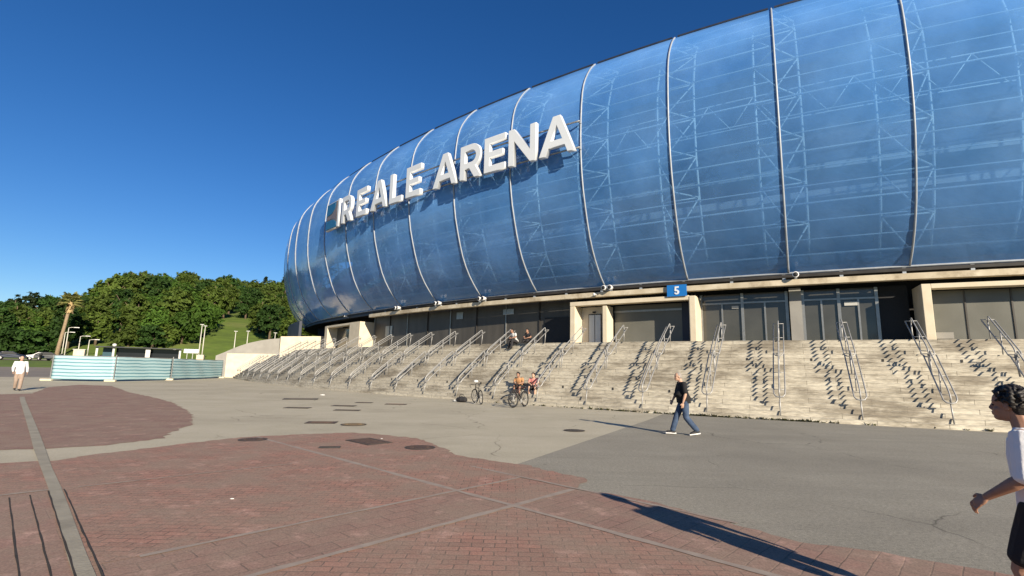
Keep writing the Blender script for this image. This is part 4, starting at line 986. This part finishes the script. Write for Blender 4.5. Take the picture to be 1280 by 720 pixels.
ORANGE = mat('tan_vest', (.50, .27, .13), (.42, .22, .10), 5, .9); DARKC = mat('dark_cloth', (.03, .028, .032), (.02, .02, .022), 5, .9)
SHOE = mat('dark_shoe', (.018, .018, .02), None, 6, .6); SOLE = mat('white_sole', (.72, .71, .68), None, 6, .6); EYEM = mat('eye', (.03, .02, .015), None, 5, .2)
GREYW = mat('pale_shirt', (.60, .60, .58), (.50, .50, .49), 4, .85)
def V3(*a): return Vector(a)
def ell(mb, c, r, rot=None, n=14):
    """closed ellipsoid"""
    V = []; Fc = []; M_ = rot or Matrix.Identity(3); c = Vector(c)
    for i in range(1, n):
        th = math.pi * i / n
        for k in range(n * 2):
            a = math.pi * k / n; V.append(c + M_ @ Vector((r[0] * math.sin(th) * math.cos(a), r[1] * math.sin(th) * math.sin(a), r[2] * math.cos(th))))
    m = n * 2
    for i in range(n - 2):
        for k in range(m): Fc.append((i * m + k, (i + 1) * m + k, (i + 1) * m + (k + 1) % m, i * m + (k + 1) % m))
    Fc.append(tuple(range(m))); Fc.append(tuple(reversed(range((n - 2) * m, (n - 1) * m)))); return mb.add(V, Fc)
def limb(mb, pts, rr, n=12):
    """tapered limb with rounded ends"""
    pts = [Vector(p) for p in pts]; P = []; R = []
    d0 = (pts[0] - pts[1]).normalized(); d1 = (pts[-1] - pts[-2]).normalized()
    for a in (.95, .7, .3): P.append(pts[0] + d0 * rr[0] * a * .7); R.append(rr[0] * math.sqrt(max(.02, 1 - a * a)))
    for i in range(len(pts) - 1):
        for k in range(4): f = k / 4; P.append(pts[i].lerp(pts[i + 1], f)); R.append(rr[i] + (rr[i + 1] - rr[i]) * f)
    P.append(pts[-1]); R.append(rr[-1])
    for a in (.3, .7, .95): P.append(pts[-1] + d1 * rr[-1] * a * .7); R.append(rr[-1] * math.sqrt(max(.02, 1 - a * a)))
    return mb.tube(P, R, n)
def torso(mb, secs, n=20, up=None):
    """secs: (centre, half depth x, half width y); closed stack of oval sections"""
    V = []; Fc = []
    for c, a, b in secs:
        for k in range(n):
            t = 2 * math.pi * k / n; x = math.copysign(abs(math.cos(t)) ** .8, math.cos(t)); y = math.copysign(abs(math.sin(t)) ** .8, math.sin(t))
            V.append((c[0] + a * x, c[1] + b * y, c[2]))
    for i in range(len(secs) - 1):
        for k in range(n): Fc.append((i * n + k, i * n + (k + 1) % n, (i + 1) * n + (k + 1) % n, (i + 1) * n + k))
    Fc.append(tuple(range(n - 1, -1, -1))); Fc.append(tuple(range((len(secs) - 1) * n, len(secs) * n))); return mb.add(V, Fc)
def fuse(mb, name, m, parent, voxel, smooth=3):
    me = bpy.data.meshes.new('t'); me.from_pydata([tuple(p) for p in mb.v], [], mb.f); tmp = bpy.data.objects.new('t', me); COL.objects.link(tmp)
    bm = bmesh.new(); bm.from_mesh(me); bmesh.ops.recalc_face_normals(bm, faces=bm.faces); bm.to_mesh(me); bm.free()
    r = tmp.modifiers.new('r', 'REMESH'); r.mode = 'VOXEL'; r.voxel_size = voxel
    if smooth: q = tmp.modifiers.new('s', 'SMOOTH'); q.factor = .5; q.iterations = smooth
    dg = bpy.context.evaluated_depsgraph_get(); dg.update()
    out = bpy.data.meshes.new_from_object(tmp.evaluated_get(dg)); out.name = name
    bpy.data.objects.remove(tmp); bpy.data.meshes.remove(me)
    out.materials.clear(); out.materials.append(m)
    for p in out.polygons: p.use_smooth = True
    o = bpy.data.objects.new(name, out); COL.objects.link(o); o.parent = parent; return o
def hand(mb, w, d, nrm, thumb, k=1.0, curl=.5):
    """w wrist, d direction of the fingers, nrm back of the hand, thumb sideways direction of the thumb"""
    d, nrm, thumb = Vector(d).normalized(), Vector(nrm).normalized(), Vector(thumb).normalized(); w = Vector(w)
    rot = Matrix((thumb, d, nrm)).transposed()
    ell(mb, w + d * .048 * k, (.040 * k, .055 * k, .017 * k), rot, 10)
    for i, (o, L_) in enumerate(((.033, .074), (.011, .082), (-.011, .077), (-.032, .060))):
        a = w + d * .085 * k + thumb * o * k; L_ *= k; c1, c2 = curl * .7, curl * 1.5
        p1 = a + (d * math.cos(c1 * .5) - nrm * math.sin(c1 * .5)) * L_ * .42; p2 = p1 + (d * math.cos(c1 + .3 * c2) - nrm * math.sin(c1 + .3 * c2)) * L_ * .32; p3 = p2 + (d * math.cos(c2) - nrm * math.sin(c2)) * L_ * .26
        limb(mb, [a - d * .02 * k, p1, p2, p3], [.0088 * k, .0082 * k, .0078 * k, .0068 * k], 8)
    a = w + d * .025 * k + thumb * .03 * k; b = a + (d * .6 + thumb * .75).normalized() * .035 * k; c = b + (d * .9 + thumb * .25 - nrm * .3).normalized() * .032 * k
    limb(mb, [a, b, c], [.013 * k, .0105 * k, .009 * k], 8)
def head_parts(mb, c, f, detail=True):
    """head centre c, facing f (horizontal unit vector)"""
    c = Vector(c); f = Vector(f).normalized(); l = Vector((-f.y, f.x, 0)).normalized(); u = f.cross(l); rot = Matrix((f, l, u)).transposed()
    at = lambda x, y, z: c + f * x + l * y + u * z
    ell(mb, at(-.008, 0, .025), (.098, .077, .092), rot); ell(mb, at(.022, 0, -.035), (.066, .062, .085), rot); ell(mb, at(.050, 0, -.090), (.038, .040, .026), rot); ell(mb, at(.060, 0, -.055), (.032, .044, .040), rot)
    ell(mb, at(.062, 0, .022), (.028, .052, .024), rot)
    limb(mb, [at(.080, 0, .016), at(.092, 0, -.010), at(.101, 0, -.028)], [.010, .0115, .013]); ell(mb, at(.092, 0, -.034), (.014, .019, .009), rot)
    ell(mb, at(.087, 0, -.057), (.013, .024, .008), rot); ell(mb, at(.085, 0, -.070), (.013, .021, .008), rot)
    for s in (-1, 1):
        ell(mb, at(-.008, s * .078, -.010), (.020, .010, .032), rot); ell(mb, at(.050, s * .042, -.035), (.026, .022, .022), rot)
    return at
def person(lab, loc, rz, sc, J, hair, skin, shirt, legs_m, shoe=SHOE, sole=None, sleeve=.75, leg_len=1.0, hem=.0, voxel=.012, belly=0.0, bald=False, bare=False, fcurl=.6, cat='person'):
    r = empty('person', loc, rz, lab, cat); r.scale = (sc, sc, sc)
    b = MB()
    pel, che, nec, hea = [Vector(J[k]) for k in ('pelvis', 'chest', 'neck', 'head')]
    mid = pel.lerp(che, .5)
    S_ = [(pel + V3(0, 0, -.10), .085, .125), (pel, .105, .155), (mid + V3(.01 + belly * .5, 0, 0), .098 + belly, .138 + belly * .5), (che, .112, .160), (che + (nec - che) * .55, .095, .165), (che + (nec - che) * .85, .06, .10), (nec, .05, .055)]
    torso(b, S_)
    limb(b, [nec - V3(0, 0, .06), nec.lerp(hea, .45) - V3(.008, 0, 0), hea - V3(.025, 0, .03)], [.066, .058, .060])
    f = Vector(J.get('face', (1, 0, 0))); at = head_parts(b, hea, f)
    for s, q in (('l', 1), ('r', -1)):
        sh, el, wr = [Vector(J[s + k]) for k in ('sh', 'el', 'wr')]
        limb(b, [che.lerp(nec, .55) + V3(0, q * .08, 0), sh, sh.lerp(el, .45), el, el.lerp(wr, .28), el.lerp(wr, .7), wr], [.06, .058, .048, .040, .045, .033, .026])
        hd_ = Vector(J.get(s + 'hd', (wr - el))).normalized(); bk = Vector(J.get(s + 'bk', (0, q, 0))); bk = (bk - hd_ * bk.dot(hd_)).normalized(); th = Vector(J.get(s + 'th', hd_.cross(bk) * q)).normalized()
        hand(b, wr, hd_, bk, th, 1.0, fcurl)
        hp, kn, an, to = [Vector(J[s + k]) for k in ('hip', 'kn', 'an', 'to')]
        limb(b, [hp, hp.lerp(kn, .5), kn, kn.lerp(an, .35), an], [.088, .072, .052, .055, .036])
        limb(b, [an - V3(0, 0, .02), an.lerp(to, .5) - V3(0, 0, .02), to], [.040, .038, .028])
    fuse(b, 'body', skin, r, voxel, 3 if voxel > .006 else 4)
    # clothes follow the body, a little larger
    if shirt:
        b = MB(); k = 1.13; kb_ = 1.16
        torso(b, [(pel + V3(0, 0, -.03 - hem), .135 + belly * .6, .178 + belly * .3), (pel + V3(0, 0, .06), .128 + belly * .9, .172 + belly * .4), (mid + V3(.01 + belly * .5, 0, 0), (.105 + belly) * kb_, (.145 + belly * .5) * kb_), (che, .112 * k + .005, .160 * k), (che + (nec - che) * .55, .095 * k, .165 * k), (che + (nec - che) * .85, .073, .115), (nec + V3(0, 0, -.005), .064, .07)])
        for s, q in (('l', 1), ('r', -1)):
            sh, el, wr = [Vector(J[s + k_]) for k_ in ('sh', 'el', 'wr')]
            if sleeve <= 1: limb(b, [che.lerp(nec, .5) + V3(0, q * .08, 0), sh, sh.lerp(el, sleeve)], [.07, .073, .066])
            else: limb(b, [che.lerp(nec, .5) + V3(0, q * .08, 0), sh, el, el.lerp(wr, .9)], [.07, .072, .056, .042])
        fuse(b, 'shirt', shirt, r, voxel * 1.05, 4)
    b = MB(); torso(b, [(pel + V3(0, 0, -.12), .10, .145), (pel + V3(0, 0, -.05), .118 + belly * .4, .168), (pel + V3(0, 0, .05), .115 + belly * .6, .164), (pel + V3(0, 0, .09), .108 + belly * .6, .155)])
    for s, q in (('l', 1), ('r', -1)):
        hp, kn, an = [Vector(J[s + k_]) for k_ in ('hip', 'kn', 'an')]
        if leg_len >= 1: limb(b, [hp, hp.lerp(kn, .5), kn, kn.lerp(an, .4), an + V3(0, 0, .015)], [.108, .098, .082, .080, .074])
        else: limb(b, [hp, hp.lerp(kn, .5), hp.lerp(kn, leg_len)], [.104, .098, .090])
    fuse(b, 'trousers' if leg_len >= 1 else 'shorts', legs_m, r, voxel * 1.05, 3)
    for s in 'lr':
        an, to = Vector(J[s + 'an']), Vector(J[s + 'to']); d = (to - an); d.z = 0; d.normalize(); z = min(an.z - .075, to.z - .03)
        b = MB(); hz = an - V3(0, 0, .035)
        limb(b, [hz - d * .045, hz + d * .05 + V3(0, 0, -.01), to - V3(0, 0, .0) + d * .015], [.050, .047, .036])
        sh_ = fuse(b, 'shoe', shoe, r, .010, 2)
        if sole:
            b = MB(); n_ = Vector((-d.y, d.x, 0)); lo = Vector((an.x, an.y, an.z - .085)); hi = Vector((to.x, to.y, to.z - .045))
            a_, c_ = lo - d * .09, hi + d * .055; P_ = [a_ - n_ * .036, a_ + n_ * .036, lo.lerp(hi, .6) + n_ * .046, c_ + n_ * .03, c_ - n_ * .03, lo.lerp(hi, .6) - n_ * .046]
            b.add([p for p in P_] + [p + V3(0, 0, .03) for p in P_], [(0, 1, 2, 3, 4, 5), (11, 10, 9, 8, 7, 6)] + [(i, (i + 1) % 6, 6 + (i + 1) % 6, 6 + i) for i in range(6)])
            so_ = b.build('sole', sole, r); so_.parent = sh_
    b = MB(); l = Vector((-f.y, f.x, 0)); rot = Matrix((f, l, f.cross(l))).transposed()
    if bald:
        ell(b, at(-.020, 0, .030), (.092, .080, .092), rot); ell(b, at(-.045, 0, -.010), (.064, .079, .068), rot); 
    else:
        g_ = random.Random(5)
        ell(b, at(-.022, 0, .040), (.099, .084, .088), rot); ell(b, at(-.060, 0, -.012), (.056, .074, .080), rot)
        for k in range(420 if voxel < .008 else 90):
            a = g_.uniform(0, 6.28); e = g_.uniform(-.55, 1.5); x, y, z = math.cos(a) * math.cos(e), math.sin(a) * math.cos(e), math.sin(e)
            if x > .55 and z < .45: continue
            if x > -.1 and z < -.05: continue
            p_ = at(-.024 + x * .100, y * .084, .040 + z * .090); n_ = (p_ - at(-.02, 0, .03)).normalized(); t_ = n_.orthogonal().normalized(); t_ = (t_ * math.cos(a * 7) + n_.cross(t_) * math.sin(a * 7))
            q_ = g_.uniform(.010, .026); limb(b, [p_ - n_ * .012, p_ + n_ * q_ * .6 + t_ * .010, p_ + n_ * q_ * .7 + t_ * .024, p_ + n_ * q_ * .1 + t_ * .034], [.008, .0085, .0075, .004], 6)
    fuse(b, 'hair', hair, r, .0046 if voxel < .008 else .008, 0 if voxel < .008 else 1)
    for s in (-1, 1):
        b = MB(); ell(b, at(.079, s * .031, -.004), (.008, .012, .006), rot, 8); b.build('eye', EYEM, r, smooth=True)
    return r
walkP3 = dict(pelvis=(-.04, 0, .93), chest=(-.02, 0, 1.25), neck=(.0, 0, 1.45), head=(.075, 0, 1.60), lsh=(-.02, .19, 1.40), lel=(-.02, .235, 1.12), lwr=(.20, .22, .955), lhd=(.75, 0, -.66), lbk=(.55, .55, .62), lth=(.5, -.6, .5),
              rsh=(-.02, -.19, 1.40), rel=(-.16, -.25, 1.14), rwr=(-.10, -.25, .88), lhip=(-.03, .10, .90), lkn=(.10, .10, .48), lan=(-.06, .10, .10), lto=(.06, .11, .04),
              rhip=(-.05, -.10, .90), rkn=(-.10, -.10, .50), ran=(-.42, -.10, .20), rto=(-.30, -.10, .06))
person('young man with black hair in white t-shirt and black shorts walking at the right edge', (3.43, 3.44, .012), rad(122), .925, walkP3, HAIRB, SKIN, TEE_W, SHORT_B, sleeve=1.0, leg_len=.80, hem=.16, voxel=.0044, fcurl=.75)
walkP2 = dict(pelvis=(0, 0, .94), chest=(.04, 0, 1.24), neck=(.07, 0, 1.45), head=(.145, 0, 1.585), lsh=(.04, .20, 1.40), lel=(.03, .27, 1.11), lwr=(.10, .25, .87), lhd=(.1, -.05, -1), rsh=(.05, -.20, 1.40), rel=(.13, -.25, 1.12), rwr=(.25, -.20, .92),
              face=(1, .05, 0), lhip=(.0, .10, .90), lkn=(-.02, .10, .48), lan=(-.30, .10, .13), lto=(-.15, .11, .045), rhip=(.0, -.10, .90), rkn=(.18, -.10, .49), ran=(.30, -.10, .10), rto=(.44, -.11, .06))
g2 = ground(856, 544)
person('older man with bald grey head in black t-shirt and jeans walking left on the asphalt', (g2.x, g2.y, .012), rad(178), .985, walkP2, HAIRG, SKIN_P, TEE_B, JEAN, sole=SOLE, sleeve=.85, hem=.05, voxel=.0095, belly=.075, bald=True)
walkP1 = dict(pelvis=(0, 0, .94), chest=(0, 0, 1.25), neck=(.01, 0, 1.46), head=(.03, 0, 1.60), lsh=(0, .20, 1.41), lel=(-.05, .27, 1.13), lwr=(.04, .28, .90), rsh=(0, -.20, 1.41), rel=(.02, -.27, 1.13), rwr=(.14, -.26, .93),
              lhip=(0, .10, .90), lkn=(.14, .09, .49), lan=(.18, .07, .09), lto=(.32, .08, .04), rhip=(0, -.10, .90), rkn=(.02, -.08, .48), ran=(-.14, -.07, .12), rto=(-.02, -.07, .045))
g1 = ground(20.5, 488.3)
person('man in loose white shirt and beige trousers walking far left on the brick', (g1.x, g1.y, .012), rad(-40), 1.04, walkP1, HAIRG, SKIN_P, TEE_W, BEIGE, sleeve=1.4, hem=.10, voxel=.014, bald=True)
def seated(px, o, z, lab, hair, skin, shirt, legs, foot_dz, lean=.12, turn=0.0, leg_len=.8, arms='knee', bald=False):
    # find the bay position whose seat point falls in photo column px
    best = min((abs(640 + F * ((PT(t, o, z) - Vector((0, 0, CAMH))).dot(cr)) / ((PT(t, o, z) - Vector((0, 0, CAMH))).dot(cf)) - px), t) for t in frange(1.5, 5.5, .02))[1]
    J = dict(pelvis=(0, 0, .12), chest=(lean, 0, .42), neck=(lean + .08, 0, .62), head=(lean + .15, 0, .755), lsh=(lean + .02, .19, .57), rsh=(lean + .02, -.19, .57),
             lhip=(.04, .10, .10), rhip=(.04, -.10, .10), lkn=(.46, .17, .16), rkn=(.46, -.15, .18), lan=(.52, .17, -foot_dz + .09), ran=(.44, -.14, -foot_dz + .09), lto=(.66, .19, -foot_dz + .04), rto=(.58, -.15, -foot_dz + .04),
             lel=(.26, .27, .36), lwr=(.44, .12, .30), rel=(.26, -.26, .36), rwr=(.44, -.08, .31), lbk=(0, .3, 1), rbk=(0, -.3, 1))
    return person(lab, PT(best, o, z), ANG(best) + rad(90) + turn, 1.0, J, hair, skin, shirt, legs, sleeve=.6, leg_len=leg_len, voxel=.013, bald=bald)
prof5 = stair_profile(8.0)
seated(651, prof5[8][0] - .13, 4 * HR, 'seated cyclist in a tan top on the lower steps, left one of the pair', HAIRB, SKIN, ORANGE, DARKC, .40, .16, .15)
seated(667.5, prof5[8][0] - .13, 4 * HR, 'seated cyclist in a pink top on the lower steps, right one of the pair', HAIRB, SKIN_P, PINK, DARKC, .40, .12, .25)
seated(645, 3.02, 3.3, 'person in a pale shirt sitting at the top edge of the stairs', HAIRB, SKIN, GREYW, DARKC, .36, .20, -.2, 1.0)
seated(662, 2.75, 3.3, 'person in dark clothes sitting on the landing beside the pale shirted one', HAIRB, SKIN, DARKC, DARKC, .0, .10, 0, 1.0)

# ------------------------------------------------------------------ bicycles
FRB = mat('black_bike_paint', (.02, .02, .022), None, 4, .3); FRW = mat('white_bike_paint', (.55, .55, .55), None, 4, .35); FRR = mat('dark_red_bike_paint', (.07, .02, .02), None, 4, .3)
def bicycle(px0, py0, px1, py1, lab, frm, wr=.345, ty=.022, steer=.0, tilt=.06, mtb=False, bag=False):
    a, b = ground(px0, py0), ground(px1, py1); c = (a + b) / 2; d = (b - a); rz = math.atan2(d.y, d.x)      # a rear wheel, b front wheel
    r = empty('bicycle', (c.x, c.y, .004), rz, lab, 'bicycle', 'bicycles at the foot of the stairs'); r.rotation_euler = (tilt, 0, rz)
    wb = 1.06; R0, F0 = V3(-wb / 2, 0, wr), V3(wb / 2, 0, wr); BB = V3(-.09, 0, .28); ST = V3(-.25, 0, .80); HT = V3(.33, 0, .82); HB = V3(.375, 0, .68)
    f_ = MB()
    for p, q, t in ((BB, ST, .017), (ST - V3(0, 0, .06), HT - V3(0, 0, .02), .016), (BB, HB, .020), (HT, HB, .02), (ST, ST + V3(-.05, 0, .13), .013)): f_.tube([p, q], t, 8)
    for s in (-1, 1):
        o = V3(0, s * .055, 0); f_.tube([BB + o * .5, R0 + o], .010, 6); f_.tube([ST + o * .3 - V3(0, 0, .07), R0 + o], .008, 6)
    f_.build('frame', frm, r, smooth=True)
    k = MB(); k.tube([HB, HB + V3(.02, 0, -.04)], .03, 8)
    for s in (-1, 1): k.tube([HB + V3(.02, s * .06, -.02), F0 + V3(0, s * .06, 0)], .016 if mtb else .011, 7)
    k.build('fork', FRB, r, smooth=True)
    h = MB(); h.tube([HT, HT + V3(-.01, 0, .07), HT + V3(.06, 0, .10)], .014, 7)
    hw = .33 if mtb else .23
    if mtb: h.tube([HT + V3(-.02, -hw, .12), HT + V3(.06, 0, .10), HT + V3(-.02, hw, .12)], .012, 7)
    else: h.tube([HT + V3(.02, -hw, -.04), HT + V3(.14, -hw, -.01), HT + V3(.16, -hw, .07), HT + V3(.06, -hw + .02, .10), HT + V3(.06, 0, .10), HT + V3(.06, hw - .02, .10), HT + V3(.16, hw, .07), HT + V3(.14, hw, -.01), HT + V3(.02, hw, -.04)], .013, 7)
    h.build('handlebar', FRB, r, smooth=True)
    s_ = MB(); s0 = ST + V3(-.05, 0, .15); s_.add([s0 + V3(x, y, z) for x, y, z in ((-.13, -.075, .01), (-.13, .075, .01), (.0, .04, .02), (.15, .016, .005), (.15, -.016, .005), (.0, -.04, .02), (-.12, -.06, -.03), (-.12, .06, -.03), (.0, .03, -.03), (.13, .012, -.025), (.13, -.012, -.025), (.0, -.03, -.03))], [(0, 1, 2, 3, 4, 5), (11, 10, 9, 8, 7, 6)] + [(i, (i + 1) % 6, 6 + (i + 1) % 6, 6 + i) for i in range(6)])
    s_.build('saddle', BLACK, r, bevel=.01)
    for C0, tw in ((R0, 0), (F0, steer)):
        ring = lambda rr, n=36: [V3(rr * math.cos(6.2832 * i / n), 0, rr * math.sin(6.2832 * i / n)) for i in range(n)]
        w = MB().tube(ring(wr - ty), ty, 8, closed=True).build('wheel', BLACK, r, smooth=True); w.location = C0; w.rotation_euler = (0, 0, tw)
        MB().tube(ring(wr - 2.2 * ty), .010, 6, closed=True).build('rim', GALV if not mtb else FRB, w, smooth=True)
        sp_ = MB()
        for i in range(20):
            a_ = 6.2832 * i / 20; sp_.tube([V3(.02 * math.cos(a_ + .6), .025 if i % 2 else -.025, .02 * math.sin(a_ + .6)), V3((wr - 2.2 * ty) * math.cos(a_), 0, (wr - 2.2 * ty) * math.sin(a_))], .0022, 4)
        sp_.lathe([(.022, -.05), (.022, .05)], 10, (0, 0, 0), 'y'); sp_.build('spokes', GALV, w)
        if mtb: MB().lathe([(.08, .034), (.085, .035), (.085, .037), (.08, .038)], 20, (0, 0, 0), 'y').build('brake_disc', GALV, w)
    MB().lathe([(.01, .055), (.09, .056), (.09, .062), (.01, .063)], 20, tuple(BB), 'y').tube([BB + V3(0, .07, 0), BB + V3(.10, .075, -.14)], .010, 6).tube([BB + V3(0, -.07, 0), BB + V3(-.10, -.075, .14)], .010, 6).build('crankset', GALV, r)
    for q in (BB + V3(.10, .12, -.14), BB + V3(-.10, -.12, .14)): MB().box(q, (.09, .08, .022)).build('pedal', BLACK, r)
    MB().tube([BB + V3(-.1, .06, -.02), BB + V3(-.22, .26, -.26)], .008, 6).build('kickstand', GALV, r)
    return r
def chk(px, py): return ground(px, py)
bicycle(606, 507, 590, 502.8, 'slim black road bicycle standing alone, left of the other two', FRB, steer=.25, tilt=-.08)
bicycle(664, 507.5, 633, 510.8, 'black mountain bicycle nearest to the camera, in front of the seated pair', FRB, .36, .030, steer=-.15, tilt=.06, mtb=True)
bicycle(641, 505, 664, 504.0, 'dark red mountain bicycle behind the nearest one, by the seated pair', FRR, .355, .030, steer=.2, tilt=-.10, mtb=True)
hl = empty('cycle_helmet', Vector((0, 0, 0)), label='white cycle helmet hung on the handlebar of the road bicycle', cat='helmet')
bp_ = ground(594, 504.3); hl.location = (bp_.x, bp_.y, 1.06)
b = MB(); ell(b, (0, 0, 0), (.12, .085, .075)); fuse(b, 'shell', GREYW, hl, .012, 2); MB().tube([(.06, .08, -.03), (0, .05, -.16), (0, -.05, -.16), (.06, -.08, -.03)], .006, 5).build('strap', BLACK, hl)
bg = ground(577, 502.8)
bag = empty('dark_bag', (bg.x, bg.y, 0), rad(150), 'dark bag lying on the ground left of the road bicycle', 'bag')
b = MB(); limb(b, [(-.22, 0, .13), (0, .02, .15), (.24, 0, .12)], [.13, .15, .11]); fuse(b, 'bag_body', DARKC, bag, .015, 3); MB().tube([(-.2, 0, .26), (-.12, .05, .38), (.06, .05, .38), (.16, 0, .25)], .014, 6).build('bag_strap', BLACK, bag)
MB().lathe([(.04, -.06), (.05, -.05), (.05, .12), (.03, .14)], 10, (.32, .02, .06), 'x').build('bottle_pocket', GREYW, bag)
